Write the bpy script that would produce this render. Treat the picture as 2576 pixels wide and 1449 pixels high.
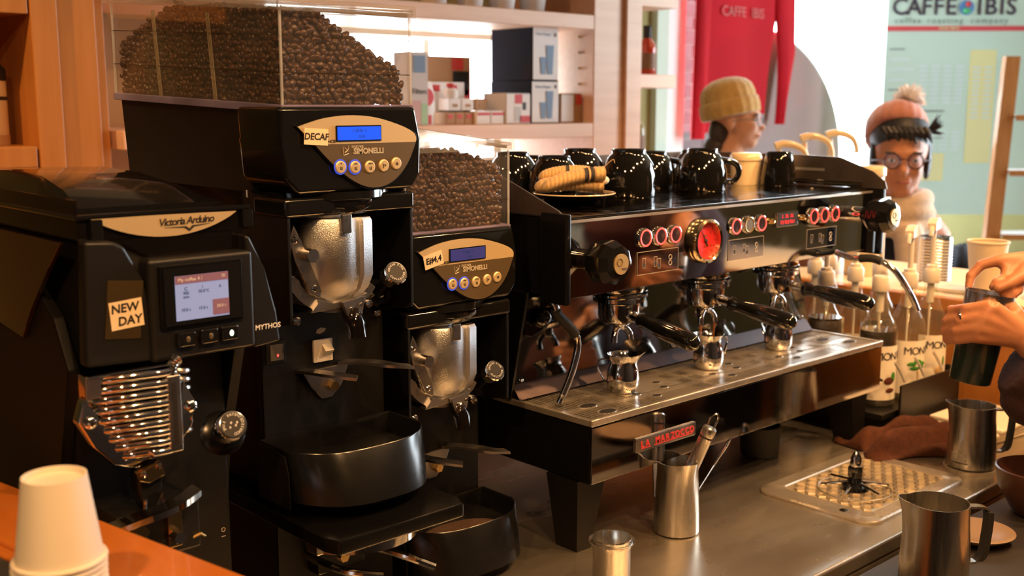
import bpy, bmesh, math, random
from mathutils import Vector as V, Matrix as MX
random.seed(7)
PI = math.pi
for o in list(bpy.data.objects): bpy.data.objects.remove(o)
scn = bpy.context.scene
COL = scn.collection

# ---------------------------------------------------------------- camera
# X runs along the bar to the right, Y away from the barista side, Z = 0 on the steel counter
cam = bpy.data.cameras.new('camera'); camo = bpy.data.objects.new('camera', cam); COL.objects.link(camo)
scn.camera = camo
cam.sensor_width = 36.0; cam.lens = 2800.0 / 2576.0 * 36.0
TH = math.radians(47.361); TAU = math.radians(9.379)
camo.location = (0, 0, 0.735)
camo.rotation_euler = (PI / 2 - TAU, 0, TH - PI / 2)
cam.clip_start = 0.02; cam.clip_end = 200
cam.dof.use_dof = True; cam.dof.focus_distance = 1.62; cam.dof.aperture_fstop = 5.0

# ---------------------------------------------------------------- world and exposure
w = bpy.data.worlds.new('world'); scn.world = w; w.use_nodes = True
bg = w.node_tree.nodes['Background']
bg.inputs[0].default_value = (0.86, 0.93, 1.0, 1); bg.inputs[1].default_value = 12.0
vs = scn.view_settings
vs.view_transform = 'Standard'; vs.look = 'None'; vs.gamma = 1.0; vs.use_curve_mapping = False
vs.exposure = 0.6

def window_portal(loc, rot, sx, sy):
    l = bpy.data.lights.new('window_portal', 'AREA'); l.shape = 'RECTANGLE'; l.size = sx; l.size_y = sy
    l.cycles.is_portal = True
    o = bpy.data.objects.new('window_portal', l); COL.objects.link(o); o.location = loc; o.rotation_euler = rot
window_portal((4.45, 3.06, 0.75), (-PI / 2, 0, 0), 1.9, 2.4)      # light comes in along -Y
window_portal((2.2, 3.06, 0.78), (-PI / 2, 0, 0), 0.95, 0.42)
window_portal((5.66, 0.55, 0.75), (0, PI / 2, 0), 2.4, 1.9)        # window of the right wall, along -X

# ---------------------------------------------------------------- helpers
def mat(name, col=(.8, .8, .8), rough=.5, metal=0., spec=.5, coat=0., emis=None, es=1., noise=None, bump=None,
        rnoise=None, stretch=None, alpha=None, sheen=0., sss=0.):
    m = bpy.data.materials.new(name); m.use_nodes = True
    nt = m.node_tree; N = nt.nodes; L = nt.links; b = N['Principled BSDF']
    b.inputs['Base Color'].default_value = (*col, 1); b.inputs['Roughness'].default_value = rough
    b.inputs['Metallic'].default_value = metal; b.inputs['Specular IOR Level'].default_value = spec
    b.inputs['Coat Weight'].default_value = coat; b.inputs['Coat Roughness'].default_value = .05
    if sheen: b.inputs['Sheen Weight'].default_value = sheen
    if sss:
        b.inputs['Subsurface Weight'].default_value = sss; b.inputs['Subsurface Radius'].default_value = (.01, .004, .002)
        b.inputs['Subsurface Scale'].default_value = 1.0
    if emis:
        b.inputs['Emission Color'].default_value = (*emis, 1); b.inputs['Emission Strength'].default_value = es
    co = None
    def coords():
        tc = N.new('ShaderNodeTexCoord'); mp = N.new('ShaderNodeMapping'); L.new(tc.outputs['Object'], mp.inputs[0])
        if stretch: mp.inputs['Scale'].default_value = stretch
        return mp.outputs[0]
    if noise or bump or rnoise: co = coords()
    if noise:
        sc, col2, lo, hi = noise
        n = N.new('ShaderNodeTexNoise'); n.inputs['Scale'].default_value = sc; n.inputs['Detail'].default_value = 6
        L.new(co, n.inputs['Vector'])
        r = N.new('ShaderNodeValToRGB'); r.color_ramp.elements[0].position = lo; r.color_ramp.elements[1].position = hi
        r.color_ramp.elements[0].color = (*col, 1); r.color_ramp.elements[1].color = (*col2, 1)
        L.new(n.outputs['Fac'], r.inputs[0]); L.new(r.outputs[0], b.inputs['Base Color'])
    if rnoise:
        sc, lo, hi = rnoise
        n = N.new('ShaderNodeTexNoise'); n.inputs['Scale'].default_value = sc; n.inputs['Detail'].default_value = 5
        L.new(co, n.inputs['Vector'])
        r = N.new('ShaderNodeMapRange'); r.inputs['From Min'].default_value = .3; r.inputs['From Max'].default_value = .7
        r.inputs['To Min'].default_value = lo; r.inputs['To Max'].default_value = hi
        L.new(n.outputs['Fac'], r.inputs[0]); L.new(r.outputs[0], b.inputs['Roughness'])
    if bump:
        sc, st = bump
        n = N.new('ShaderNodeTexNoise'); n.inputs['Scale'].default_value = sc; n.inputs['Detail'].default_value = 3
        L.new(co, n.inputs['Vector'])
        bp = N.new('ShaderNodeBump'); bp.inputs['Strength'].default_value = st; bp.inputs['Distance'].default_value = .002
        L.new(n.outputs['Fac'], bp.inputs['Height']); L.new(bp.outputs[0], b.inputs['Normal'])
    return m

def clear(name, tint=(1, 1, 1), gloss=1., rough=.02, haze=0., hazecol=(.8, .8, .8), ior=1.45):
    """thin clear plastic or glass: see-through with a fresnel reflection and a little haze"""
    m = bpy.data.materials.new(name); m.use_nodes = True
    nt = m.node_tree; N = nt.nodes; L = nt.links
    N.remove(N['Principled BSDF']); out = N['Material Output']
    t = N.new('ShaderNodeBsdfTransparent'); t.inputs[0].default_value = (*tint, 1)
    g = N.new('ShaderNodeBsdfGlossy'); g.inputs['Roughness'].default_value = rough
    g.inputs[0].default_value = (gloss, gloss, gloss, 1)
    fr = N.new('ShaderNodeFresnel')                      # same reflection from both faces of the thin wall
    ge = N.new('ShaderNodeNewGeometry'); mi = N.new('ShaderNodeMix'); mi.inputs[2].default_value = ior; mi.inputs[3].default_value = 1 / ior
    L.new(ge.outputs['Backfacing'], mi.inputs[0]); L.new(mi.outputs[0], fr.inputs[0])
    mx = N.new('ShaderNodeMixShader'); L.new(fr.outputs[0], mx.inputs[0]); L.new(t.outputs[0], mx.inputs[1]); L.new(g.outputs[0], mx.inputs[2])
    last = mx
    if haze:
        d = N.new('ShaderNodeBsdfDiffuse'); d.inputs[0].default_value = (*hazecol, 1)
        n = N.new('ShaderNodeTexNoise'); n.inputs['Scale'].default_value = 9; n.inputs['Detail'].default_value = 4
        tc = N.new('ShaderNodeTexCoord'); L.new(tc.outputs['Object'], n.inputs['Vector'])
        ma = N.new('ShaderNodeMath'); ma.operation = 'MULTIPLY'; ma.inputs[1].default_value = haze * 2
        L.new(n.outputs['Fac'], ma.inputs[0])
        m2 = N.new('ShaderNodeMixShader'); L.new(ma.outputs[0], m2.inputs[0]); L.new(mx.outputs[0], m2.inputs[1]); L.new(d.outputs[0], m2.inputs[2])
        last = m2
    L.new(last.outputs[0], out.inputs[0])
    return m

class B:
    """mesh collector working in world coordinates"""
    def __init__(s): s.bm = bmesh.new(); s.wn = False
    def _bev(s, vs, off, seg=2):
        s.wn = True
        es = list({e for v in vs for e in v.link_edges})
        bmesh.ops.bevel(s.bm, geom=es, offset=off, segments=seg, affect='EDGES', profile=.5, clamp_overlap=True)
    def box(s, x0, x1, y0, y1, z0, z1, bev=0, seg=2):
        vs = [s.bm.verts.new((x, y, z)) for z in (z0, z1) for y in (y0, y1) for x in (x0, x1)]
        for f in ((0, 2, 3, 1), (4, 5, 7, 6), (0, 1, 5, 4), (1, 3, 7, 5), (3, 2, 6, 7), (2, 0, 4, 6)):
            s.bm.faces.new([vs[i] for i in f])
        if bev: s._bev(vs, bev, seg)
        return s
    def obox(s, c, size, rot=(0, 0, 0), bev=0):
        n0 = set(s.bm.verts); a, b_, c_ = (k / 2 for k in size)
        s.box(-a, a, -b_, b_, -c_, c_, bev)
        from mathutils import Euler
        R = MX.Translation(c) @ Euler(rot).to_matrix().to_4x4()
        bmesh.ops.transform(s.bm, matrix=R, verts=[v for v in s.bm.verts if v not in n0])
        return s
    def prism(s, pts, a0, a1, axis='y', bev=0, seg=2):
        """2-D outline extruded along an axis; outline is (x,z) for y, (y,z) for x, (x,y) for z"""
        f = {'y': lambda p, a: (p[0], a, p[1]), 'x': lambda p, a: (a, p[0], p[1]), 'z': lambda p, a: (p[0], p[1], a)}[axis]
        A = [s.bm.verts.new(f(p, a0)) for p in pts]; Bv = [s.bm.verts.new(f(p, a1)) for p in pts]
        n = len(pts)
        s.bm.faces.new(A[::-1]); s.bm.faces.new(Bv)
        for i in range(n): s.bm.faces.new((A[i], A[(i + 1) % n], Bv[(i + 1) % n], Bv[i]))
        if bev: s._bev(A + Bv, bev, seg)
        return s
    def loft(s, rings, cap0=True, cap1=True, closed=True):
        R = [[s.bm.verts.new(p) for p in r] for r in rings]
        n = len(R[0])
        for a, b_ in zip(R, R[1:]):
            for i in range(n if closed else n - 1):
                j = (i + 1) % n
                s.bm.faces.new((a[i], a[j], b_[j], b_[i]))
        if closed and cap0: s.bm.faces.new(R[0][::-1])
        if closed and cap1: s.bm.faces.new(R[-1])
        return s
    def tube(s, pts, r, n=10, cap=True, flat=1.0):
        pts = [V(p) for p in pts]; k = len(pts)
        rr = r if isinstance(r, (list, tuple)) else [r] * k
        rings = []; up = None
        for i, p in enumerate(pts):
            t = (pts[min(i + 1, k - 1)] - pts[max(i - 1, 0)]).normalized()
            if up is None:
                up = V((0, 0, 1)) if abs(t.z) < .9 else V((0, 1, 0))
            a = t.cross(up).normalized(); up = a.cross(t).normalized()
            rings.append([p + a * (math.cos(q) * rr[i]) + up * (math.sin(q) * rr[i] * flat) for q in [2 * PI * j / n for j in range(n)]])
        return s.loft(rings, cap, cap)
    def cyl(s, p0, p1, r0, r1=None, n=24, cap=True): return s.tube([p0, p1], [r0, r0 if r1 is None else r1], n, cap)
    def lathe(s, prof, c=(0, 0, 0), n=32, d=(0, 0, 1), cap0=False, cap1=False):
        """profile (radius, height) turned about direction d through c"""
        d = V(d).normalized(); a = (V((1, 0, 0)) if abs(d.x) < .9 else V((0, 1, 0))); a = (a - d * a.dot(d)).normalized(); b_ = d.cross(a)
        c = V(c)
        return s.loft([[c + d * z + a * (math.cos(q) * r) + b_ * (math.sin(q) * r) for q in [2 * PI * j / n for j in range(n)]] for r, z in prof], cap0, cap1)
    def ell(s, c, r, nu=20, nv=12, rot=None):
        n0 = set(s.bm.verts)
        bmesh.ops.create_uvsphere(s.bm, u_segments=nu, v_segments=nv, radius=1)
        mx = MX.Translation(c) @ (rot if rot else MX()) @ MX.Diagonal((*r, 1))
        bmesh.ops.transform(s.bm, matrix=mx, verts=[v for v in s.bm.verts if v not in n0])
        return s
    def torus(s, c, R, r, d=(0, 0, 1), n=32, m=10, a0=0, a1=2 * PI):
        d = V(d).normalized(); a = (V((1, 0, 0)) if abs(d.x) < .9 else V((0, 1, 0))); a = (a - d * a.dot(d)).normalized(); b_ = d.cross(a); c = V(c)
        full = abs(a1 - a0 - 2 * PI) < 1e-6
        k = n if full else n + 1
        rings = []
        for i in range(k):
            q = a0 + (a1 - a0) * i / n; o = a * math.cos(q) + b_ * math.sin(q)
            rings.append([c + o * (R + r * math.cos(t)) + d * (r * math.sin(t)) for t in [2 * PI * j / m for j in range(m)]])
        if full: rings.append(rings[0]); 
        n0 = set(s.bm.verts)
        s.loft(rings, not full, not full)
        if full: bmesh.ops.remove_doubles(s.bm, verts=[v for v in s.bm.verts if v not in n0], dist=1e-6)
        return s
    def turn(s, mx):
        bmesh.ops.transform(s.bm, matrix=mx, verts=s.bm.verts); return s

def rootloc(p):
    while p.parent: p = p.parent
    return p.location.copy()
def obj(name, b, m, parent=None, smooth=35, keep=False):
    me = bpy.data.meshes.new(name)
    bmesh.ops.recalc_face_normals(b.bm, faces=b.bm.faces)
    if parent is not None and not keep: bmesh.ops.translate(b.bm, vec=-rootloc(parent), verts=b.bm.verts)
    b.bm.to_mesh(me); b.bm.free()
    if smooth:
        me.shade_smooth(); me.set_sharp_from_angle(angle=math.radians(smooth))
    me.materials.append(m)
    o = bpy.data.objects.new(name, me); COL.objects.link(o)
    if parent is not None: o.parent = parent
    if b.wn and smooth:
        wm = o.modifiers.new('n', 'WEIGHTED_NORMAL'); wm.keep_sharp = True; wm.weight = 100
    return o
def tag(o, label, cat, group=None):
    o['label'] = label; o['category'] = cat
    if group: o['group'] = group
    return o
def thing(name, label, cat, loc=(0, 0, 0), group=None):
    o = bpy.data.objects.new(name, None); COL.objects.link(o); o.location = loc; o.empty_display_size = .05
    return tag(o, label, cat, group)
def solo(name, b, m, label, cat, loc=None, group=None, smooth=35):
    """a thing that is a single mesh; its origin goes to loc"""
    if loc is not None: bmesh.ops.translate(b.bm, vec=-V(loc), verts=b.bm.verts)
    o = obj(name, b, m, None, smooth)
    if loc is not None: o.location = loc
    return tag(o, label, cat, group)
def struct(name, b, m, parent=None, smooth=35):
    o = obj(name, b, m, parent, smooth)
    if parent is None: o['kind'] = 'structure'
    return o
def dup(root, loc, label=None, rotz=0.):
    r = root.copy(); COL.objects.link(r); r.location = loc; r.rotation_euler = (0, 0, rotz)
    if label: r['label'] = label
    for ch in list(root.children):
        c = ch.copy(); COL.objects.link(c); c.parent = r
        for g in list(ch.children):
            d = g.copy(); COL.objects.link(d); d.parent = c
    return r
def text(s, size, loc, xd, yd, m, parent, ext=.0003, align='CENTER', shear=0., name='lettering', space=1.0, label=None, bold=0.):
    cu = bpy.data.curves.new('t', 'FONT'); cu.body = s; cu.size = size; cu.extrude = ext; cu.align_x = align; cu.align_y = 'CENTER'
    cu.offset = bold * size; cu.shear = shear; cu.space_character = space; cu.resolution_u = 3
    t = bpy.data.objects.new('t', cu); COL.objects.link(t)
    dg = bpy.context.evaluated_depsgraph_get(); dg.update()
    me = bpy.data.meshes.new_from_object(t.evaluated_get(dg))
    bpy.data.objects.remove(t); me.name = name
    xd = V(xd).normalized(); yd = V(yd); yd = (yd - xd * yd.dot(xd)).normalized(); zd = xd.cross(yd)
    mx = MX((xd, yd, zd)).transposed().to_4x4(); mx.translation = V(loc) - rootloc(parent)
    me.transform(mx); me.materials.clear(); me.materials.append(m)
    o = bpy.data.objects.new(name, me); COL.objects.link(o); o.parent = parent
    if label: o['label'] = label
    return o
def arc(cx, cy, rx, ry, a0, a1, n):
    return [(cx + rx * math.cos(a), cy + ry * math.sin(a)) for a in [math.radians(a0 + (a1 - a0) * i / n) for i in range(n + 1)]]
def spline(P, k=6):
    """Catmull-Rom through points"""
    P = [V(p) for p in P]; out = []
    for i in range(len(P) - 1):
        p0 = P[max(i - 1, 0)]; p1 = P[i]; p2 = P[i + 1]; p3 = P[min(i + 2, len(P) - 1)]
        for j in range(k):
            t = j / k
            out.append(.5 * ((2 * p1) + (p2 - p0) * t + (2 * p0 - 5 * p1 + 4 * p2 - p3) * t * t + (3 * p1 - p0 - 3 * p2 + p3) * t ** 3))
    out.append(P[-1]); return out

# ---------------------------------------------------------------- materials
blk = mat('black_plastic', (.008, .0075, .007), .4, bump=(900, .12))
blkg = mat('black_gloss', (.006, .006, .006), .1, coat=.5)
powder = mat('black_powder_coat', (.0045, .0042, .0038), .45, spec=.22, bump=(1400, .3))
tray_gloss = mat('tray_gloss', (.005, .005, .005), .2, spec=.6, rnoise=(9, .14, .28))
enamel = mat('black_enamel', (.004, .004, .004), .2, spec=.4, rnoise=(6, .14, .34))
rubber = mat('black_rubber', (.01, .01, .01), .7, bump=(300, .2))
chrome = mat('chrome', (.78, .77, .75), .07, 1., rnoise=(30, .04, .13))
mirror = mat('polished_steel', (.5, .48, .47), .05, 1., rnoise=(14, .03, .09))
brushed = mat('brushed_steel', (.6, .58, .54), .26, 1., rnoise=(60, .18, .36), stretch=(1, 1, .04))
steel_top = mat('steel_worktop', (.66, .60, .50), .3, .9, noise=(7, (.50, .44, .35), .35, .75), rnoise=(5, .17, .36), stretch=(.5, 1.5, 1))
steel_tray = mat('steel_tray', (.66, .61, .53), .3, .8, noise=(6, (.54, .49, .41), .4, .75), rnoise=(8, .2, .36))
cast = mat('cast_aluminium', (.52, .52, .53), .38, 1., bump=(800, .28), rnoise=(12, .28, .45))
cast2 = mat('smooth_aluminium', (.5, .48, .46), .3, 1., rnoise=(20, .22, .4))
gold = mat('champagne_panel', (.72, .56, .32), .42, .45, bump=(1500, .08))
bronze = mat('bronze_panel', (.16, .115, .062), .42, .5, bump=(1500, .08))
brass = mat('brass', (.75, .52, .22), .15, 1.)
white_p = mat('white_plastic', (.78, .7, .58), .35)
cream = mat('cream_ceramic', (.82, .66, .42), .18, coat=.4)
paper = mat('paper', (.85, .78, .66), .75, bump=(200, .06))
cardw = mat('white_card', (.8, .76, .74), .7)
label_w = mat('bottle_label', (.85, .78, .65), .6, noise=(60, (.8, .7, .52), .5, .8))
ink = mat('black_ink', (.012, .01, .01), .6)
inkred = mat('red_ink', (.5, .03, .03), .5)
inkwhite = mat('white_ink', (.8, .8, .8), .5)
inksilver = mat('silver_ink', (.62, .55, .42), .4, .3)
wood = mat('honey_wood', (.55, .22, .05), .42, noise=(5, (.45, .165, .03), .35, .75), stretch=(9, 9, .6), coat=.15)
maple = mat('maple_shelf', (.82, .54, .38), .45, noise=(5, (.74, .46, .31), .35, .75), stretch=(.7, 9, 9))
oak = mat('bar_top_wood', (.56, .17, .028), .16, noise=(4, (.5, .14, .02), .35, .75), stretch=(7, .5, 7), coat=.5)
clearp = clear('clear_plastic', (.97, .97, .96), 1., .03, .02, (.75, .75, .75))
clear_edge = clear('clear_edge_plastic', (.8, .8, .8), 1., .06, .3, (.85, .85, .85))
clearlid = clear('clear_lid_plastic', (.9, .88, .86), 1., .05, .13, (.6, .6, .62))  # grey haze stands in for shelf light reflected off the lid
smoked = clear('smoked_plastic', (.38, .30, .24), 1., .04, .02, (.15, .12, .1))
glass = clear('bottle_glass', (.95, .96, .92), 1., .02, .055, (.85, .76, .6), 1.55)
pane = clear('window_glass', (.97, .985, .98), .7, .01)
bean_m = mat('roasted_bean', (.042, .015, .006), .36, noise=(40, (.085, .032, .012), .3, .7), coat=.12)
bean_f = mat('bean_fill', (.02, .009, .005), .8)
led_red = mat('red_ring_light', (.6, .05, .03), .4, emis=(1, .06, .045), es=1.5)
led_blue = mat('blue_ring_light', (.05, .1, .6), .4, emis=(.03, .09, 1), es=.32)
lcd_blue = mat('blue_screen', (.01, .04, .3), .25, emis=(.008, .075, .75), es=.8)
lcd_dim = mat('dim_blue_screen', (.03, .03, .14), .15, emis=(.03, .035, .16), es=.4)
warm_lamp = mat('warm_bulb', (1, .8, .5), .5, emis=(1, .6, .26), es=60)

# ================================================================ the room
floor_m = mat('floor_tiles', (.11, .065, .04), .5, noise=(3, (.07, .04, .025), .3, .7))
wall_dark = mat('brown_wall', (.12, .065, .035), .8, noise=(2, (.09, .045, .022), .3, .7))
wall_olive = mat('olive_wall', (.36, .31, .13), .85, noise=(2, (.33, .28, .11), .3, .7))
ceil_m = mat('ceiling_paint', (.2, .14, .09), .9, noise=(2, (.17, .115, .07), .3, .7))
white_trim = mat('white_trim', (.86, .88, .88), .5)
mint = mat('pale_green_trim', (.6, .72, .6), .5)
struct('floor', B().box(-2.2, 5.7, -3.1, 3.1, -.98, -.9), floor_m)
struct('ceiling', B().box(-2.2, 5.7, -3.1, 3.12, 2.1, 2.16), ceil_m)
struct('wall_left', B().box(-2.26, -2.2, -3.1, 3.1, -.9, 2.1), wall_dark)
struct('wall_front', B().box(-2.2, 5.7, -3.16, -3.1, -.9, 2.1), wall_dark)
b = B()
b.box(-2.2, 1.72, 3., 3.12, -.9, 2.1).box(1.72, 2.69, 3., 3.12, -.9, .52).box(1.72, 2.69, 3., 3.12, .985, 2.1)
b.box(2.69, 3.60, 3., 3.12, -.9, 2.1).box(3.60, 5.42, 3., 3.12, -.9, -.45).box(3.60, 5.42, 3., 3.12, 1.95, 2.1).box(5.42, 5.7, 3., 3.12, -.9, 2.1)
struct('wall_back', b, wall_olive)
b = B()
b.box(5.6, 5.72, -3.1, -.4, -.9, 2.1).box(5.6, 5.72, 1.5, 3., -.9, 2.1).box(5.6, 5.72, -.4, 1.5, -.9, -.45).box(5.6, 5.72, -.4, 1.5, 1.95, 2.1)
struct('wall_right', b, wall_olive)

def window(name, x0, x1, z0, z1, bars, fr=.05, m=white_trim, fl=None):
    fl = fl or fr
    r = bpy.data.objects.new(name, None); COL.objects.link(r); r.location = (x0, 3.0, z0); r['kind'] = 'structure'
    b = B()
    b.box(x0, x0 + fl, 2.985, 3.07, z0, z1).box(x1 - fr, x1, 2.985, 3.07, z0, z1)
    b.box(x0 + fl, x1 - fr, 2.985, 3.07, z0, z0 + fr).box(x0 + fl, x1 - fr, 2.985, 3.07, z1 - fr, z1)
    obj('window_frame', b, m, r)
    for (a, c, e, g) in bars: obj('window_bar', B().box(a, c, 3.0, 3.05, e, g), m, r)
    obj('pane', B().box(x0 + fl, x1 - fr, 3.022, 3.028, z0 + fr, z1 - fr), pane, r)
    return r
window('window_1', 1.72, 2.69, .52, .985, [(2.36, 2.385, .55, .95), (2.06, 2.085, .55, .95)], .03)
window('window_2', 3.60, 5.42, -.45, 1.95, [], .07, white_trim, .125)
r = bpy.data.objects.new('window_3', None); COL.objects.link(r); r.location = (5.6, 0, -.45); r['kind'] = 'structure'
b = B().box(5.585, 5.67, -.4, -.33, -.45, 1.95).box(5.585, 5.67, 1.43, 1.5, -.45, 1.95).box(5.585, 5.67, -.33, 1.43, -.45, -.38).box(5.585, 5.67, -.33, 1.43, 1.88, 1.95)
obj('window_frame', b, white_trim, r)
obj('window_bar', B().box(5.6, 5.65, .52, .58, -.38, 1.88), white_trim, r)
obj('pane', B().box(5.622, 5.628, -.33, 1.43, -.38, 1.88), pane, r)
struct('trim_1', B().box(3.53, 3.60, 2.97, 3., -.9, 2.0), mint)

# brick pier outside the big window, each brick on its own
pier = struct('wall_outside', B().box(4.56, 5.0, 3.70, 3.88, -.99, 2.2), mat('mortar', (.22, .21, .22), .9))
bm_ = [mat('brick_%s' % c, k, .85, noise=(30, k2, .3, .7)) for c, k, k2 in (('rose', (.075, .045, .055), (.06, .035, .045)), ('grey', (.085, .062, .075), (.07, .05, .06)))]
src = {}
for i in range(17):
    z = .36 + i * .069
    for j in range(3):
        k = (i + j) % 2; wd = .1 if (j == 0 and i % 2) else .2
        key = (k, wd)
        x = 4.565 + j * .21 - (.1 if (i % 2 and j) else 0)
        if x + wd > 5.0: continue
        if key not in src:
            o = obj('brick', B().box(0, wd, -.012, .01, 0, .055, .003, 1), bm_[k], pier, 30, keep=True); src[key] = o
        else:
            o = src[key].copy(); COL.objects.link(o)
        o.location = (x, 3.70, z)

# ---------------------------------------------------------------- steel counter
ct = thing('steel_counter', 'long stainless steel work counter under the espresso machine', 'counter', (1.5, .895, -.9))
b = B().box(.45, 2.575, .895, 1.9, -.03, 0, .006, 3)
obj('worktop', b, steel_top, ct)
obj('apron', B().box(.45, 2.575, .897, .915, -.062, -.0302, .004), steel_top, ct)
obj('cabinet', B().box(.5, 2.57, 1.02, 1.88, -.9, -.031), powder, ct)
# right-hand service counter, wood with a pale top
sc = thing('service_counter', 'wooden service counter with a pale top behind the syrup bottles', 'counter', (2.8, .8, -.9))
obj('base', B().box(2.62, 3.05, -.6, 1.9, -.9, .235), wood, sc)
obj('wood_edge', B().box(2.578, 2.6, -.6, 1.95, .236, .27, .004), wood, sc)
obj('top', B().box(2.6, 3.08, -.6, 1.95, .236, .272, .004), mat('pale_laminate', (.85, .72, .5), .45), sc)
# customer ledge hidden behind the machines, raised to block window light
lg = thing('light_block_ledge', 'hidden honey wood ledge behind the machines, raised to block window light', 'ledge', (1.5, 2.0, -.9))
obj('top', B().box(.45, 2.57, 1.93, 2.2, .365, .40, .005), wood, lg)
obj('panel', B().box(.45, 2.57, 1.95, 2.0, -.9, .365), wood, lg)

# raised bar top beside the cups: honey wood edge, dark inlay
d = V((.177, -.984, 0)); n = V((.984, .177, 0)); e0 = V((.405, 1.324, 0))
def bar_quad(o0, o1, s0, s1, z0, z1, bev=0, g=None):
    b = g or B()
    P = [e0 + d * s0 - n * o0, e0 + d * s1 - n * o0, e0 + d * s1 - n * o1, e0 + d * s0 - n * o1]
    b.prism([(p.x, p.y) for p in P], z0, z1, 'z', bev, 3); return b
bt = thing('bar_counter', 'glossy orange wood bar top with dark grey inlay under paper cups', 'bar', (.2, 1.0, -.9))
obj('edge_board', bar_quad(0, .097, -.45, .75, .262, .302, .006), oak, bt)
obj('inner_strip', bar_quad(.0975, .112, -.45, .75, .262, .299, .003), oak, bt)
obj('inlay', bar_quad(.1125, .75, -.45, .75, .262, .296, 0), mat('charcoal_laminate', (.045, .045, .043), .5, bump=(500, .1)), bt)
obj('front_panel', bar_quad(.075, .72, -.4, .7, -.9, .2615), oak, bt)

# ---------------------------------------------------------------- shelving in front of the window
sh = thing('wall_shelving', 'maple shelving unit with stiles and boards before the window', 'shelving', (1.8, 2.7, -.9))
def lean(b):   # the left stile leans slightly
    return b
obj('stile', lean(B().prism([(.905, -.9), (.957, -.9), (.957, 2.05), (.895, 2.05)], 2.5, 2.95, 'y', .004)), wood, sh)  # left stiles in orange wood: warm lamp light put into the colour
obj('stile', B().prism([(.9575, -.9), (1.055, -.9), (1.045, 2.05), (.9575, 2.05)], 2.52, 2.95, 'y', .004), wood, sh)
obj('stile', B().prism([(1.056, -.9), (1.09, -.9), (1.08, 2.05), (1.046, 2.05)], 2.56, 2.95, 'y', .003), wood, sh)
cl = obj('column', B().box(2.66, 2.86, 2.5, 2.95, -.9, 2.05, .004), maple, sh)
obj('column_trim', B().box(2.80, 2.875, 2.485, 2.499, -.9, 2.05, .003), maple, sh)
for z in (.70, .75, .80, .85, .90, .95):
    obj('shelf_pin', B().cyl((2.652, 2.56, z), (2.6599, 2.56, z), .004, n=8), brass, sh)
for (z0, z1) in ((.63, .675), (.97, 1.015), (.28, .32), (1.40, 1.44)):
    obj('shelf_board', B().box(1.09, 2.6599, 2.5, 2.93, z0, z1, .004), maple, sh)
for (z0, z1) in ((.598, .645), (.925, .975), (.25, .29), (1.4, 1.44)):
    obj('shelf_board', B().box(.15, .895, 2.5, 2.93, z0, z1, .004), wood, sh)  # left boards oranger than the maple, carrying the warm lamp light
obj('back_panel', B().box(.15, 1.70, 2.95, 2.985, -.9, 2.05), mat('back_panel_wood', (.5, .3, .13), .6, noise=(3, (.42, .24, .09), .3, .7)), sh)
for (z0, z1) in ((.79, .835), (1.06, 1.10), (.40, .44)):
    obj('end_shelf', B().box(2.876, 3.10, 2.52, 2.85, z0, z1, .003), maple, sh)

# ---------------------------------------------------------------- warm lamps on the ceiling
def lamp(x, y, z, e, aim=(1.3, 1.2, 0), cone=85, label=None):
    t = thing('spot_lamp', label or 'small warm spot lamp on the ceiling over the bar', 'lamp', (x, y, z), 'warm ceiling spot lamps')
    dr = (V(aim) - V((x, y, z))).normalized()
    obj('stem', B().cyl((x, y, z), (x, y, 2.1), .008, n=8), blk, t)
    p = V((x, y, z))
    b = B().lathe([(.028, -.06), (.03, -.05), (.04, .03), (.04, .035), (.037, .035), (.03, -.03), (.0, -.03)], p, 20, dr, True)
    obj('housing', b, blk, t)
    obj('bulb', B().ell(p + dr * .008, (.024, .024, .024), 14, 8), warm_lamp, t)
    l = bpy.data.lights.new('spot_glow', 'SPOT'); l.energy = e; l.color = (1, .53, .21); l.shadow_soft_size = .03
    l.spot_size = math.radians(cone); l.spot_blend = .7
    o = bpy.data.objects.new('spot_glow', l); COL.objects.link(o); o.parent = t; o.location = dr * .045
    o.rotation_euler = dr.to_track_quat('-Z', 'Y').to_euler()
LAMPS = [(-.6, .3, 1.95, 60, (.5, 1.3, .3), 70), (.3, -.5, 1.95, 55, (.8, 1.2, .4), 70), (1.0, -.2, 1.95, 60, (1.2, 1.1, .1), 80), (1.7, .1, 1.95, 70, (1.7, 1.0, .0), 80),
         (2.4, .2, 1.95, 70, (2.1, 1.0, .0), 80), (-.4, 1.9, 1.95, 60, (.8, 2.5, .7), 70), (3.0, .7, 1.95, 60, (2.6, 1.2, .3), 80), (3.3, 1.3, 1.95, 40, (3.4, 2.0, .4), 70)]
for a in LAMPS: lamp(*a)

# ================================================================ grinders
def clip(poly, a, b_, c):
    """keep the part of a 2-D polygon where a*x+b*y+c >= 0"""
    out = []
    for i in range(len(poly)):
        p, q = poly[i], poly[(i + 1) % len(poly)]
        dp = a * p[0] + b_ * p[1] + c; dq = a * q[0] + b_ * q[1] + c
        if dp >= 0: out.append(p)
        if (dp > 0 > dq) or (dp < 0 < dq):
            t = dp / (dp - dq); out.append((p[0] + (q[0] - p[0]) * t, p[1] + (q[1] - p[1]) * t))
    return out
def bean_base():
    bm = bmesh.new(); bmesh.ops.create_uvsphere(bm, u_segments=8, v_segments=6, radius=1)
    for v in bm.verts:
        x, y, z = v.co
        if z > .3 and abs(x) < .3 and abs(y) < .8: z -= .3
        if z < 0: z *= 1.1
        v.co = (x * .0046, y * .0064, z * .0036)
    me = bpy.data.meshes.new('coffee_bean'); bm.to_mesh(me); bm.free(); me.shade_smooth(); me.materials.append(bean_m)
    return me
BEAN = bean_base()
BV = [v.co.copy() for v in BEAN.vertices]; BF = [tuple(p.vertices) for p in BEAN.polygons]
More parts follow.
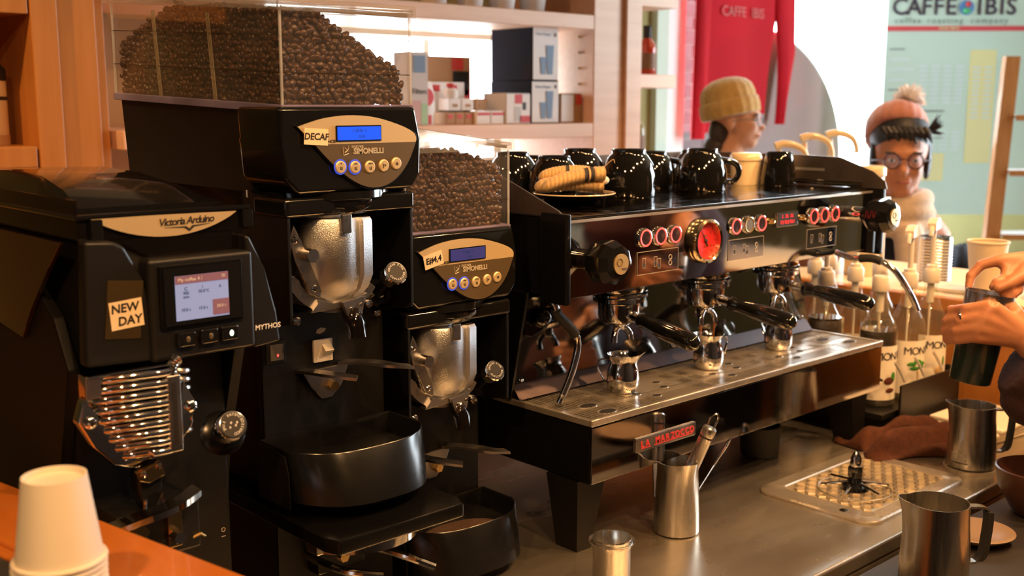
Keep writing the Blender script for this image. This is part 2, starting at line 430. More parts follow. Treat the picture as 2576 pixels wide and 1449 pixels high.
def rand_rot(towards):
    q = V(towards).normalized().to_track_quat('Z', 'Y').to_matrix().to_4x4()
    from mathutils import Euler
    return q @ Euler((random.gauss(0, .5), random.gauss(0, .5), random.uniform(0, 2 * PI))).to_matrix().to_4x4()
def pile_positions(x0, x1, y0, y1, z0, h):
    """bean spots against the front and left walls and on the top of the heap; h(x,y) is the heap height"""
    S = 0.0090; fr = []; rest = []
    def jit(k=.0022): return random.uniform(-k, k)
    for lay in range(2):
        yy = y0 + .0048 + lay * .0062; i = 0; z = z0 + .004
        while z < .9:
            x = x0 + .005 + (S / 2 if i % 2 else 0)
            while x < x1 - .004:
                if z < h(x, yy): (fr if lay == 0 else rest).append((x + jit(), yy + jit(.0012), z + jit(), (0, -1, 0)))
                x += S
            z += S * .88; i += 1
    for lay in range(2):
        xx = x0 + .0048 + lay * .0062; i = 0; z = z0 + .004
        while z < .95:
            y = y0 + .018 + (S / 2 if i % 2 else 0)
            while y < y1 - .006:
                if z < h(xx, y): rest.append((xx + jit(.0012), y + jit(), z + jit() + .038 * (y - y0), (-1, 0, 0)))
                y += S * 1.02
            z += S * .9; i += 1
    x = x0 + .008
    while x < x1 - .005:
        y = y0 + .008
        while y < y1 - .008:
            rest.append((x + jit(.003), y + jit(.003), h(x, y) + jit(.0025), (0, -.3, 1))); y += S * 1.05
        x += S * 1.05
    return fr, rest
def bean_heap(name, spots, label, block=None):
    vs, fs = [], []
    for (x, y, z, d_) in spots:
        m = MX.Translation((x, y, z)) @ rand_rot(d_); o = len(vs); s = random.uniform(.88, 1.12)
        vs += [m @ (v * s) for v in BV]; fs += [tuple(i + o for i in f) for f in BF]
    if block:
        x0, x1, y0, y1, z0, h = block; o = len(vs); nx, ny = 8, 12
        for k in range(2):
            for i in range(nx + 1):
                for j in range(ny + 1):
                    x = x0 + (x1 - x0) * i / nx; y = y0 + (y1 - y0) * j / ny
                    vs.append(V((x, y, h(x, y) - .004 if k else z0)))
        I = lambda k, i, j: o + k * (nx + 1) * (ny + 1) + i * (ny + 1) + j
        for i in range(nx):
            for j in range(ny): fs += [(I(1, i, j), I(1, i + 1, j), I(1, i + 1, j + 1), I(1, i, j + 1))]
        for i in range(nx):
            fs += [(I(0, i, 0), I(0, i + 1, 0), I(1, i + 1, 0), I(1, i, 0)), (I(0, i + 1, ny), I(0, i, ny), I(1, i, ny), I(1, i + 1, ny))]
        for j in range(ny):
            fs += [(I(0, 0, j + 1), I(0, 0, j), I(1, 0, j), I(1, 0, j + 1)), (I(0, nx, j), I(0, nx, j + 1), I(1, nx, j + 1), I(1, nx, j))]
    me = bpy.data.meshes.new(name); me.from_pydata([tuple(v) for v in vs], [], fs); me.shade_smooth(); me.materials.append(bean_m)
    o = bpy.data.objects.new(name, me); COL.objects.link(o); o['kind'] = 'stuff'; o['label'] = label; o['category'] = 'coffee beans'
    return o

smoke_rib = clear('frosted_rib', (.75, .7, .6), 1., .2, .22, (.6, .52, .4))
seam_m = clear('dark_seam', (.4, .36, .3), 1., .1, .1, (.3, .25, .18))
purple_rail = clear('hopper_rail_plastic', (.45, .38, .5), 1., .12, .7, (.26, .22, .36))

def shot_grinder(o, label, note, noted, lit, on, dark):
    """tall on-demand grinder; local x 0..0.2 across, y 0 at the hopper front, z 0 at its foot"""
    t = thing('coffee_grinder', label, 'grinder', o)
    K = lambda name, b, m, p=t, s=35: obj(name, b, m, p, s, keep=True)
    W = lambda x, y, z: V(o) + V((x, y, z))
    # body: rear column with its sloping back, side cheeks and the lower front panel
    prof = [(.09, .012), (.44, .012), (.462, .30), (.478, .43), (.50, .562), (.09, .545)]
    K('body', B().prism(prof, 0.004, .196, 'x', .004), powder)
    K('cheek', B().prism([(.0, .262), (.0895, .245), (.0895, .43), (.0, .425)], -.001, .004, 'x', .0012), powder)
    K('cheek', B().prism([(.0, .262), (.0895, .245), (.0895, .43), (.0, .425)], .198, .203, 'x', .0012), powder)
    K('front_panel', B().box(-.002, .202, .075, .0898, .012, .262, .002), powder)
    for (x, y, z) in ((.02, .0, .015), (.18, .0, .015), (.02, .4, .015), (.18, .4, .015)):
        K('foot', B().cyl((x, .1 + y * .8, 0), (x, .1 + y * .8, .013), .012, n=14), rubber)
    # display head
    hd = K('display_head', B().prism([(-.014, .545), (.204, .545), (.214, .50), (.212, .452), (.196, .432), (.012, .432), (-.008, .452), (-.010, .50)], -.010, .10, 'y', .007, 3), blkg)
    K('collar', B().lathe([(.02, .400), (.088, .402), (.094, .412), (.094, .420), (.1, .423), (.1, .433), (.02, .434)], (.1, .085, 0), 40), blkg)
    K('neck_rail', B().box(-.005, .205, -.004, .08, .402, .428, .006, 3), blkg)
    sp = [(.010, .5195), (.05, .530), (.097, .5335), (.145, .5275), (.196, .5085), (.193, .484), (.176, .458), (.152, .441), (.124, .437), (.094, .447), (.060, .472), (.030, .501)]
    full = [(p.x, p.y) for p in spline([(*p, 0) for p in sp] + [(*sp[0], 0)], 5)][:-1]
    cxm, czm = .105, .49
    bez = [(cxm + (x - cxm) * 1.035, czm + (z - czm) * 1.06) for x, z in full]
    K('bezel', B().prism(bez, -.0135, -.009, 'y', .001), enamel, hd)
    K('upper_panel', B().prism(clip(full, 0, 1, -.4965), -.0155, -.0125, 'y'), gold, hd)
    K('lower_panel', B().prism(clip(full, 0, -1, .4963), -.0155, -.0125, 'y'), bronze, hd)
    sc_ = K('screen', B().box(.0665, .1395, -.0172, -.0156, .4995, .5205, .0015), blkg, hd)
    K('screen_glass', B().box(.0685, .1375, -.0178, -.0173, .5012, .5188), lcd_blue if lit else lcd_dim, hd)
    for i, (x, z) in enumerate(((.0725, .4665), (.0955, .4655), (.1195, .465), (.1425, .466), (.1635, .468))):
        bt_ = K('button', B().lathe([(0, -.0182), (.0068, -.0182), (.0082, -.0172), (.0085, -.0152)], (x, 0, z), 20, (0, 1, 0), False, True), gold, hd)
        if i in on: K('button_ring', B().torus((x, -.0162, z), .0094, .0009, (0, 1, 0), 24, 6), led_blue, hd)
        if i < 3:
            text('u', .0085, W(x, -.0186, z - .001), (1, 0, 0), (0, 0, 1), ink, hd, name='button_icon')
            for k in range(i + 1): K('button_dot', B().cyl((x + (k - i / 2) * .0025, -.0189, z + .0045), (x + (k - i / 2) * .0025, -.018, z + .0045), .0008, n=8), ink, hd)
        else: text('*' if i == 4 else '|>', .011 if i == 4 else .007, W(x, -.0186, z - (.0025 if i == 4 else 0)), (1, 0, 0), (0, 0, 1), ink, hd, name='button_icon')
    text('nuova', .0080, W(.1005, -.0160, .4928), (1, 0, 0), (0, 0, 1), inksilver, hd, bold=.006)
    text('SIMONELLI', .0102, W(.1185, -.0160, .4860), (1, 0, 0), (0, 0, 1), inksilver, hd, bold=.035)
    for (a, c) in (((.0775, .4925), (.0785, .4815)), ((.0785, .4815), (.0865, .4835)), ((.0800, .4915), (.0850, .4880)), ((.0850, .4880), (.0805, .4850)), ((.0868, .4940), (.0858, .4880))):
        K('emblem', B().tube([(a[0], -.0158, a[1]), (c[0], -.0158, c[1])], .0005, 6), inksilver, hd)
    text('MYTHOS' if not noted else 'THOS', .006, W(.0585, -.0160, .500), (1, 0, 0), (0, 0, 1), ink, hd)
    st = K('taped_note', B().obox((.0365, -.0163, .5065), (.036, .0006, .021), (0, math.radians(4 if lit else -12), 0)), mat('note_paper_' + note[:1], (.86, .7, .42) if lit else (.74, .60, .40), .6), hd)
    text(note, .0118 if lit else .0128, W(.0365, -.0168, .5065), (1, 0, -.05 if lit else .16), (0, 0, 1), ink, hd, shear=.1, bold=.02)
    for k_, s_ in ((0, '1 20.0s  3'), (1, '    15.0')): text(s_, .0058, W(.103, -.0182, .5135 - k_ * .008), (1, 0, 0), (0, 0, 1), mat('lcd_text', (.02, .06, .3), .4) if not bpy.data.materials.get('lcd_text') else bpy.data.materials['lcd_text'], hd, .0001)
    # hopper
    hb = lambda y: .545 + .038 * y
    ht = lambda y: .671 + .078 * y
    b = B()
    for x in (-.002, .199): b.prism([(0, hb(0)), (.5, hb(.5)), (.52, ht(.52)), (0, ht(0))], x, x + .003, 'x')
    b.box(.0012, .1988, 0, .003, hb(0), ht(0)).box(.0012, .1988, .497, .5, hb(.5), ht(.49))
    hp = K('hopper', b, clearp)
    K('hopper_base', B().prism([(-.003, .5365), (.505, .5365 + .019), (.505, hb(.505) + .002), (-.003, hb(0) + .002)], -.005, .205, 'x', .0015), purple_rail, hp)
    b = B()
    b.prism([(-.004, ht(0)), (.525, ht(.525)), (.525, ht(.525) + .004), (-.004, ht(0) + .004)], -.005, .205, 'x')
    b.prism([(-.009, ht(0) - .007), (-.0031, ht(0) - .007), (-.0031, ht(0) + .009), (-.007, ht(0) + .009), (-.009, ht(0) + .006)], -.008, .208, 'x', .001)
    for x in (-.008, .2051): b.prism([(-.003, ht(0) - .006), (.525, ht(.525) - .006), (.525, ht(.525) + .005), (-.003, ht(0) + .005)], x, x + .0029, 'x', .001)
    K('hopper_lid', b, clearlid, hp)
    for (x, y) in ((-.0035, -.0015), (.2005, -.0015), (-.0035, .4985)):
        K('hopper_corner', B().box(x, x + .0028, y, y + .0028, hb(max(0, y)) + .0005, ht(max(0, y)) - .0065), clear_edge, hp)
    for dz in (.042, .088):
        K('hopper_seam', B().prism([(-.0005, hb(0) + dz), (.505, hb(.5) + dz * 1.12), (.505, hb(.5) + dz * 1.12 + .0012), (-.0005, hb(0) + dz + .0012)], -.0028, -.0021, 'x'), seam_m, hp)
        K('hopper_seam', B().box(-.002, .202, -.0008, -.0001, hb(0) + dz, hb(0) + dz + .0011), seam_m, hp)
    for y in (.168, .335):
        for k in range(3): K('hopper_rib', B().prism([(y + k * .004, hb(y)), (y + .0012 + k * .004, hb(y)), (y + .016 + k * .004, ht(y) - .012), (y + .0148 + k * .004, ht(y) - .012)], -.0034, -.0021, 'x'), smoke_rib, hp)
    # grinding chamber in the recess
    cs = [(.030, .09), (.030, .05)] + [(x, y) for x, y in arc(.082, .036, .046, .048, 195, 290, 10)] + [(.106, -.008), (.110, -.012), (.127, -.008), (.129, .0), (.129, .09)]
    ring = lambda z, k, dy=0: [(.08 + (x - .08) * k, .09 + (y - .09) * k + dy, z) for x, y in cs]
    ch = K('grinding_chamber', B().loft([ring(.283, .78), ring(.300, .93), ring(.318, 1), ring(.392, 1), ring(.397, .97)]), cast)
    K('chamber_neck', B().cyl((.08, .05, .395), (.08, .05, .412), .040, n=28), cast2, ch)
    K('clip', B().box(.072, .088, -.018, -.0125, .378, .404, .002), cast2, ch)
    K('flange', B().prism([(.003, .372), (.012, .394), (.022, .372), (.052, .302), (.050, .290), (.034, .298), (.012, .345)], .004, .028, 'y', .003), cast2, ch)
    K('flange_lug', B().cyl((.030, -.012, .352), (.030, .03, .352), .009, n=18), cast2, ch)
    for (x, z) in ((.012, .373), (.040, .306)):
        K('screw', B().lathe([(0, -.003), (.0035, -.002), (.005, 0)], (x, .0035, z), 14, (0, 1, 0)), chrome, ch)
    pts = [(p[0], p[1]) for p in arc(.082, .345, .084, .078, 195, 320, 14)] + [(p[0], p[1]) for p in arc(.082, .338, .068, .052, 320, 195, 14)]
    K('chamber_rim', B().prism(pts, .012, .05, 'y', .002), cast2, ch)
    K('bottom_plate', B().prism([(.035, .272), (.115, .276), (.128, .29), (.1, .285), (.075, .28), (.05, .288)], .006, .05, 'y', .001), cast2, ch)
    K('chute_plate', B().prism([(.080, .283), (.118, .288), (.112, .262), (.090, .258)], -.002, .004, 'y', .001), cast2, ch)
    K('chute', B().tube([(.1, .012, .272), (.1, .005, .262), (.1, -.004, .25), (.1, -.008, .232)], [.012, .013, .013, .012], 16, False), smoked, ch)
    for (x, z) in ((.094, .272), (.11, .276)): K('screw', B().lathe([(0, -.002), (.0025, -.0015), (.0032, 0)], (x, -.0022, z), 12, (0, 1, 0)), chrome, ch)
    for (x, y, z) in ((.008, .0, .2665), (.124, .0, .276), (.19, .02, .272)):
        K('bolt', B().lathe([(0, -.004), (.004, -.0035), (.0058, -.001), (.0058, 0), (.004, .03)], (x, y - .002 if x < .15 else .072, z if x < .15 else .245), 14, (0, 1, 0)), chrome, ch)
    # adjustment knob
    kd = V((-.13, -.81, .50)).normalized(); kp = V((.166, -.008, .316))
    kn = K('adjustment_knob', B().lathe([(.007, -.06), (.007, -.022), (.0165, -.018), (.0175, -.016), (.0175, -.001), (.016, .001), (.014, .0012), (.0, .0012)], kp, 32, kd, True), chrome)
    K('knob_stem', B().lathe([(.02, -.078), (.02, -.068), (.012, -.062), (.009, -.03), (.009, -.02)], kp, 24, kd, True, True), blkg, kn)
    K('knob_cap', B().lathe([(.0138, .0005), (.0138, .0018), (.0, .0018)], kp, 32, kd, True), ink, kn)
    ka = V((1, 0, 0)); ka = (ka - kd * ka.dot(kd)).normalized(); kb = kd.cross(ka)
    if kb.z < 0: kb = -kb; 
    for i, c in enumerate('GROSSO-FINE-BREVETTATO-'):
        a = PI * .9 - i * 2 * PI / 24
        if c == '-': continue
        dirn = ka * math.cos(a) + kb * math.sin(a); tang = ka * math.sin(a) - kb * math.cos(a)
        text(c, .0042, V(o) + kp + kd * .0021 + dirn * .0112, tang, dirn, inkwhite, kn, .0001)
    # portafilter fork on the lower panel
    fk = K('portafilter_fork', B().prism([(.058, .176), (.138, .178), (.125, .148), (.108, .132), (.09, .132), (.072, .152)], .071, .0755, 'y', .0015), cast2)
    pr = spline([(.060, .075, .178), (.068, .03, .180), (.082, .0, .179), (.094, -.012, .177)], 5)
    b = B()
    for pth, wd in ((pr, .010), (spline([(.128, .075, .180), (.146, .03, .184), (.158, -.005, .184), (.186, -.014, .179)], 5), .011)):
        rg = []
        for i, p in enumerate(pth):
            tn = (pth[min(i + 1, len(pth) - 1)] - pth[max(i - 1, 0)]); tn.z = 0; tn.normalize(); s = V((tn.y, -tn.x, 0)) * wd
            rg.append([p - s - V((0, 0, .002)), p + s - V((0, 0, .002)), p + s + V((0, 0, .002)), p - s + V((0, 0, .002))])
        b.loft(rg)
    K('fork_prong', b, cast2, fk)
    K('fork_bolt', B().cyl((.106, .060, .150), (.106, .0712, .150), .0075, n=6), brass, fk)
    if lit:
        sw = K('switch_plate', B().box(.078, .110, .070, .0752, .186, .219, .0015), white_p)
        K('rocker', B().prism([(.074, .190), (.061, .203), (.074, .215)], .092, .107, 'x', .0008), white_p, sw)
        K('paint_chip', B().prism([(.085, .228), (.092, .226), (.1, .229), (.102, .233), (.094, .235), (.087, .233)], .0744, .0751, 'y'), mat('worn_primer', (.5, .42, .3), .8), t)
        rk = K('power_rocker', B().box(.004, .034, .0725, .0755, .195, .226, .001), blk)
        K('rocker_key', B().box(.009, .030, .070, .0728, .199, .222, .0015), mat('grey_rocker', (.11, .1, .085), .35), rk)
        K('power_light', B().ell((.020, .0697, .2065), (.0016, .001, .0022), 10, 6), led_red, rk)
    # catch tray
    def D(x0, x1, yb, ys, yf, z, n_=18):
        c = (x0 + x1) / 2; hw = (x1 - x0) / 2
        pts = [(x0, yb, z)]
        for i in range(n_ + 1):
            a = PI - PI * i / n_; ca = math.copysign(abs(math.cos(a)) ** .8, math.cos(a)); sa = (1 - abs(ca) ** 3.0) ** .85 if abs(ca) < 1 else 0
            pts.append((c + hw * ca, ys + (yf - ys) * sa, z))
        pts.append((x1, yb, z)); return pts
    rings = [D(.004, .194, .074, -.012, -.072, .016), D(-.006, .205, .074, -.012, -.080, .022), D(-.012, .211, .074, .0, -.058, .090), D(-.0105, .2095, .0735, -.001, -.0565, .0915),
             D(-.009, .208, .073, .0, -.055, .090), D(-.004, .203, .072, .004, -.05, .060)]
    tr = K('catch_tray', B().loft(rings), tray_gloss)
    K('tray_edge', B().prism([(-.006, .012), (.074, .012), (.074, .0885), (.04, .0885), (.005, .084), (-.004, .06)], -.0142, -.0125, 'x'), powder, tr)
    if dark: K('coffee_grounds', B().ell((.1, .0, .0600), (.075, .045, .004), 24, 8), mat('coffee_grounds', (.05, .022, .012), .95, noise=(300, (.09, .045, .025), .4, .7), bump=(700, 1.)), tr)
    return t

G2 = (.757, 1.25, .187); G3 = (.987, 1.30, 0.)
shot_grinder(G2, 'tall black coffee grinder with DECAF note and white rocker switch', 'DECAF', True, True, (0, 1), False)
shot_grinder(G3, 'black coffee grinder with a handwritten E#44 note beside the espresso machine', 'E#4,4', True, False, (0, 1), True)
hA = lambda x, y: min(.850 + .06 * (y - 1.25) - .35 * max(0, y - 1.55), .872 - .56 * max(0, x - .775) + .1 * min(.25, y - 1.25)) - .00
hB = lambda x, y: min(.664, .672 - .30 * max(0, x - 1.06))
fr, rest = pile_positions(.758, .955, 1.2535, 1.745, .734, hA)
random.shuffle(fr)
for (x, y, z, d_) in fr[:300]:
    o_ = bpy.data.objects.new('coffee_bean', BEAN); COL.objects.link(o_)
    o_.matrix_world = MX.Translation((x, y, z)) @ rand_rot(d_)
    tag(o_, 'roasted coffee bean against the clear front of the DECAF hopper', 'coffee bean', 'beans behind the front of the DECAF hopper')
bean_heap('bean_heap', fr[300:] + rest, 'heap of roasted coffee beans filling the DECAF grinder hopper', (.767, .947, 1.263, 1.74, .74, hA))
fr, rest = pile_positions(.988, 1.185, 1.3035, 1.60, .547, hB)
bean_heap('bean_heap', fr + rest, 'heap of dark roasted coffee beans in the hopper beside the black mugs', (.997, 1.178, 1.313, 1.59, .552, hB))

# ---------------------------------------------------------------- tamper under the DECAF grinder
tp = thing('tamping_press', 'low black tamping press with chrome fork under the DECAF grinder', 'tamping press', (.757, 1.3, 0))
obj('top_deck', B().prism([(.748, 1.135), (.955, 1.135), (.966, 1.16), (.966, 1.72), (.74, 1.72), (.74, 1.16)], .166, .1865, 'z', .004, 2), enamel, tp)
obj('column', B().box(.755, .952, 1.30, 1.70, .004, .1655, .004), powder, tp)
bnd = [(x, y) for x, y in arc(.852, 1.25, .09, .085, 200, 345, 14)]
obj('chrome_band', B().prism(bnd + [(p[0], p[1]) for p in arc(.852, 1.25, .086, .081, 345, 200, 14)], .140, .162, 'z'), chrome, tp)
obj('clamp_block', B().box(.762, .785, 1.212, 1.24, .138, .165, .003), cast2, tp)
for sx, pts in ((1, [(.80, 1.29, .105), (.79, 1.24, .112), (.80, 1.19, .112), (.835, 1.165, .105)]), (2, [(.86, 1.29, .105), (.875, 1.24, .112), (.895, 1.19, .108), (.925, 1.165, .092)])):
    obj('fork_arm', B().tube(spline(pts, 5), [.006] * 16, 10), chrome, tp)
obj('fork_mount', B().box(.80, .88, 1.27, 1.30, .08, .12, .004), enamel, tp)
obj('fork_bolt', B().cyl((.84, 1.262, .10), (.84, 1.272, .10), .008, n=6), brass, tp)
obj('ribbed_mat', B().box(.86, 1.0, 1.13, 1.3, 0.0005, .006, .002), rubber, tp)
for i in range(10): obj('mat_rib', B().box(.862 + i * .0135, .868 + i * .0135, 1.132, 1.24, .0061, .0085), rubber, tp)

# ---------------------------------------------------------------- modern grinder with touch screen
vt = thing('coffee_grinder', 'black grinder with touch screen, chrome ribbed chamber and NEW DAY note', 'grinder', (.557, 1.25, 0))
O = lambda n_, b_, m_, p_=vt, s_=35: obj(n_, b_, m_, p_, s_)
O('column', B().box(.462, .652, 1.235, 1.62, .004, .46, .006), powder)
O('side_panel', B().prism([(1.205, .445), (1.26, .30), (1.30, .02), (1.64, .02), (1.64, .575), (1.45, .585), (1.30, .535), (1.24, .50)], .448, .4615, 'x', .003), powder)
O('side_panel', B().prism([(1.205, .445), (1.26, .30), (1.30, .02), (1.64, .02), (1.64, .575), (1.30, .585), (1.24, .50)], .6525, .666, 'x', .003), powder)
# head
hd = O('head', B().prism([(1.178, .452), (1.172, .50), (1.186, .588), (1.62, .588), (1.62, .452)], .4625, .6515, 'x', .006, 3), powder)
O('shoulder', B().prism([(.452, .455), (.528, .452), (.530, .50), (.522, .545), (.502, .583), (.489, .590), (.458, .592)], 1.164, 1.185, 'y', .005, 3), blk, hd)
O('wing', B().prism([(.645, .585), (.652, .582), (.668, .545), (.684, .49), (.688, .452), (.652, .448)], 1.160, 1.30, 'y', .004, 3), blk, hd)
md = O('screen_module', B().box(.524, .654, 1.158, 1.19, .450, .567, .006, 3), blk, hd)
O('screen_frame', B().box(.5345, .636, 1.1535, 1.159, .4865, .559, .002), enamel, md)
scr = O('touch_screen', B().box(.5385, .632, 1.1515, 1.1536, .4905, .555), blkg, md)
O('display', B().box(.5510, .6160, 1.1508, 1.1514, .4955, .5460), mat('lit_display', (.2, .25, .4), .3, emis=(.17, .24, .46), es=.5), scr)
O('display_header', B().box(.5510, .6160, 1.1503, 1.1507, .5370, .5460), mat('display_header', (.2, .1, .12), .3, emis=(.10, .055, .08), es=.5), scr)
O('display_tile', B().box(.5955, .6160, 1.1503, 1.1507, .4975, .5155), bpy.data.materials['display_header'], scr)
for s_, sz, x, z, m_ in (('My coffee 4 /', .0056, .5690, .5415, inkwhite), ('=', .009, .6100, .5415, inkwhite), ('C', .006, .5635, .5310, ink), ('900', .0048, .5635, .5262, ink), ('RPM', .0038, .5635, .5215, ink),
                         ('50.0°C', .0048, .5850, .5268, ink), ('l', .005, .5835, .5315, ink), ('b', .005, .6055, .5305, ink), ('10.0 s', .0048, .5625, .5075, ink), ('15.0 s', .0048, .5835, .5075, ink), ('20.0 s', .0048, .6060, .5075, inkwhite)):
    text(s_, sz, (x, 1.1501, z), (1, 0, 0), (0, 0, 1), m_, scr, .0001)
glowb = mat('lit_key', (.9, 1, .8), .4, emis=(.8, 1, .7), es=1.5)
for i, x in enumerate((.5625, .5905, .6165)):
    k_ = O('key', B().box(x - .011, x + .011, 1.150, 1.159, .4645, .4825, .003, 3), blkg, md)
    O('key_bean', B().ell((x + .001, 1.1499, .4735), (.0026, .0008, .0036), 10, 6), glowb if i == 2 else bronze, k_)
text('MYTHOS', .0086, (.6705, 1.1595, .4725), (1, 0, 0), (0, 0, 1), inkwhite, hd, shear=.05, bold=.01)
# taped note
O('tape', B().obox((.497, 1.1632, .514), (.040, .0006, .064), (0, math.radians(6), 0)), clear('brown_tape', (.42, .33, .2), 1., .15, .12, (.3, .22, .1)), hd)
O('paper_note', B().obox((.499, 1.1624, .509), (.037, .0006, .031), (0, math.radians(-4), 0)), mat('note_paper', (.86, .7, .46), .7), hd)
text('NEW', .0135, (.497, 1.1618, .516), (1, 0, .05), (0, 0, 1), ink, hd, shear=.1, bold=.018)
text('DAY', .0135, (.502, 1.1618, .502), (1, 0, .05), (0, 0, 1), ink, hd, shear=.1, bold=.018)
# smoked hopper with gold badge
b = B()
b.box(.4575, .6605, 1.181, 1.184, .5895, .612).box(.4575, .4605, 1.1845, 1.62, .5895, .634).box(.6575, .6605, 1.1845, 1.62, .5895, .634).box(.461, .657, 1.617, 1.62, .5895, .634)
b.prism([(.490, .589), (.6515, .589), (.6515, .568), (.535, .5675), (.505, .585)], 1.178, 1.181, 'y')
hp = O('hopper', b, smoked)
O('hopper_core', B().box(.463, .655, 1.19, 1.61, .589, .606), bean_f, hp)
cr = [(.4705, .6145), (.6445, .6115)] + [(.5575 + .087 * u, .613 - .0015 * u - .0245 * (1 - u * u) ** .9) for u in [1 - i / 10 for i in range(1, 20)]]
bd = O('badge', B().prism(cr, 1.1765, 1.1805, 'y'), gold, hp)
text('Victoria Arduino', .0118, (.581, 1.1762, .6045), (1, 0, .02), (0, 0, 1), ink, bd, shear=.25, space=.86, bold=.012)
O('badge_wing', B().prism([(.5535, .5985), (.580, .5985), (.584, .5955), (.588, .599), (.6105, .600), (.590, .5975), (.584, .5925), (.578, .597)], 1.1758, 1.1764, 'y'), ink, bd)
lid = [(1.176, .613), (1.62, .634), (1.62, .645), (1.30, .652), (1.20, .628)]
O('hopper_lid', B().box(.455, .663, 1.176, 1.62, .6125, .6185, .002), blkg, hp)
b = B()
rg = []
for y, z0, z1, xi in ((1.215, .6186, .622, .004), (1.26, .6186, .640, .006), (1.34, .6186, .652, .012), (1.45, .6186, .654, .012), (1.6, .6186, .648, .012)):
    rg.append([(.40 + xi + .06, y, z0), (.655 - xi, y, z0), (.65 - xi * 1.5, y, (z0 + z1) / 2), (.60, y, z1), (.47 + xi, y, z1), (.462 + xi, y, (z0 + z1) / 2)])
O('lid_handle', b.loft(rg), blkg, hp)
for (x, z) in ((.478, .603), (.659, .603)): O('hinge', B().box(x - .008, x + .006, 1.174, 1.186, z - .012, z + .010, .002), blkg, hp)
O('hopper_flank', B().prism([(1.190, .5885), (1.62, .5885), (1.62, .50), (1.45, .478), (1.325, .465), (1.312, .482), (1.290, .505), (1.262, .530), (1.228, .559)], .4425, .4475, 'x', .001), mat('smoked_flank', (.035, .014, .006), .12, coat=.5), hp)  # smoked panel; its brown also carries the wood reflected in the gloss
# chrome ribbed chamber: rounded horizontal ribs over a cast body
ch = O('ribbed_chamber', B().loft([[(x0, 1.178, z), (x0 + .004, 1.160, z), (.500, 1.1525, z), (.548, 1.156, z), (.556, 1.168, z), (.556, 1.236, z), (x0, 1.236, z)] for x0, z in ((.500, .344), (.476, .356), (.462, .385), (.457, .41), (.455, .443))]), chrome, vt, 40)
for i in range(9):
    z = .352 + i * .0112; k = max(0, min(1, (z - .345) / .06)); xl = .492 - .037 * k ** .6
    pth = spline([(xl, 1.168, z - .0015), (xl + .010, 1.156, z), (xl + .03, 1.1475, z + .001), (.512, 1.1455, z + .0005), (.530, 1.1465, z - .0006), (.544, 1.1495, z)], 4)
    O('rib', B().tube(pth, [.0050] * len(pth), 12), chrome, ch)
O('chamber_bar', B().box(.531, .549, 1.142, 1.158, .348, .438, .003, 3), cast2, ch)
O('bar_slot', B().box(.5375, .5425, 1.1415, 1.1421, .358, .430, .0), ink, ch)
O('chamber_flange', B().prism([(.444, .420), (.449, .425), (.457, .405), (.470, .375), (.500, .346), (.530, .343), (.500, .334), (.475, .343), (.452, .368), (.437, .398)], 1.158, 1.176, 'y', .003, 2), chrome, ch)
O('chamber_flange', B().prism([(.556, .425), (.560, .425), (.572, .400), (.568, .372), (.550, .352), (.545, .36), (.556, .385)], 1.158, 1.176, 'y', .003, 2), chrome, ch)
for (x, z) in ((.450, .397), (.566, .394)):
    s_ = O('screw', B().lathe([(0, -.005), (.004, -.0045), (.007, -.002), (.0075, .003)], (x, 1.157, z), 18, (0, 1, 0)), chrome, ch)
    O('screw_cross', B().box(x - .003, x + .003, 1.1514, 1.1522, z - .0008, z + .0008).box(x - .0008, x + .0008, 1.1514, 1.1522, z - .003, z + .003), ink, s_)
O('side_clip', B().obox((.452, 1.150, .437), (.017, .004, .024), (0, 0, 0), .0015), cast2, ch)
O('clip_strap', B().box(.446, .548, 1.145, 1.152, .4485, .4500), chrome, ch)
hs = [(.540, 1.150, .437), (.541, 1.150, .444), (.544, 1.150, .450), (.549, 1.152, .4535)]
O('hose', B().tube([p for p in spline(hs, 10)], [.0068 + .0012 * math.sin(i * 2.1) for i in range(31)], 14), chrome, ch)
for i in range(8): O('coil', B().torus((.562, 1.176, .365 + i * .010), .010, .0035, (.25, 0, 1), 18, 8), cast2, ch)
# knob
kp = V((.600, 1.125, .372)); kd = V((-.13, -.81, .42)).normalized()
kn = O('adjustment_knob', B().lathe([(.0135, -.03), (.0135, -.02), (.018, -.016), (.0185, -.002), (.0165, .0015), (.015, .002), (0, .002)], kp, 32, kd, True), chrome)
O('knob_dial', B().lathe([(.0, -.046), (.026, -.046), (.027, -.040), (.022, -.036), (.014, -.034), (.012, -.03)], kp, 36, kd, True, True), enamel, kn)
O('knob_cap', B().lathe([(.0148, .0012), (.0148, .0026), (0, .0026)], kp, 32, kd, True), ink, kn)
ka = V((1, 0, 0)); ka = (ka - kd * ka.dot(kd)).normalized(); kb = V((0, 0, 1)); kb = (kb - kd * kb.dot(kd)).normalized()
for s_, a0, flip in (('PATENTED', 110, 1), ('COARSE', 318, -1), ('FINE', 200, -1)):
    for i, c in enumerate(s_):
        a = math.radians(a0 - flip * i * 15 - (0 if flip == 1 else 45))
        dn = ka * math.cos(a) + kb * math.sin(a); tg = (ka * math.sin(a) - kb * math.cos(a)) * flip
        text(c, .0046, kp + kd * .0029 + dn * .0115, tg, dn * flip, inkwhite, kn, .0001)
for (x, z) in ((-.002, .002), (.003, -.002), (.005, .001), (-.004, -.003)):
    O('bean_mark', B().ell(kp + kd * .0027 + ka * x + kb * z, (.0013, .0006, .0019), 8, 6), inkwhite, kn)
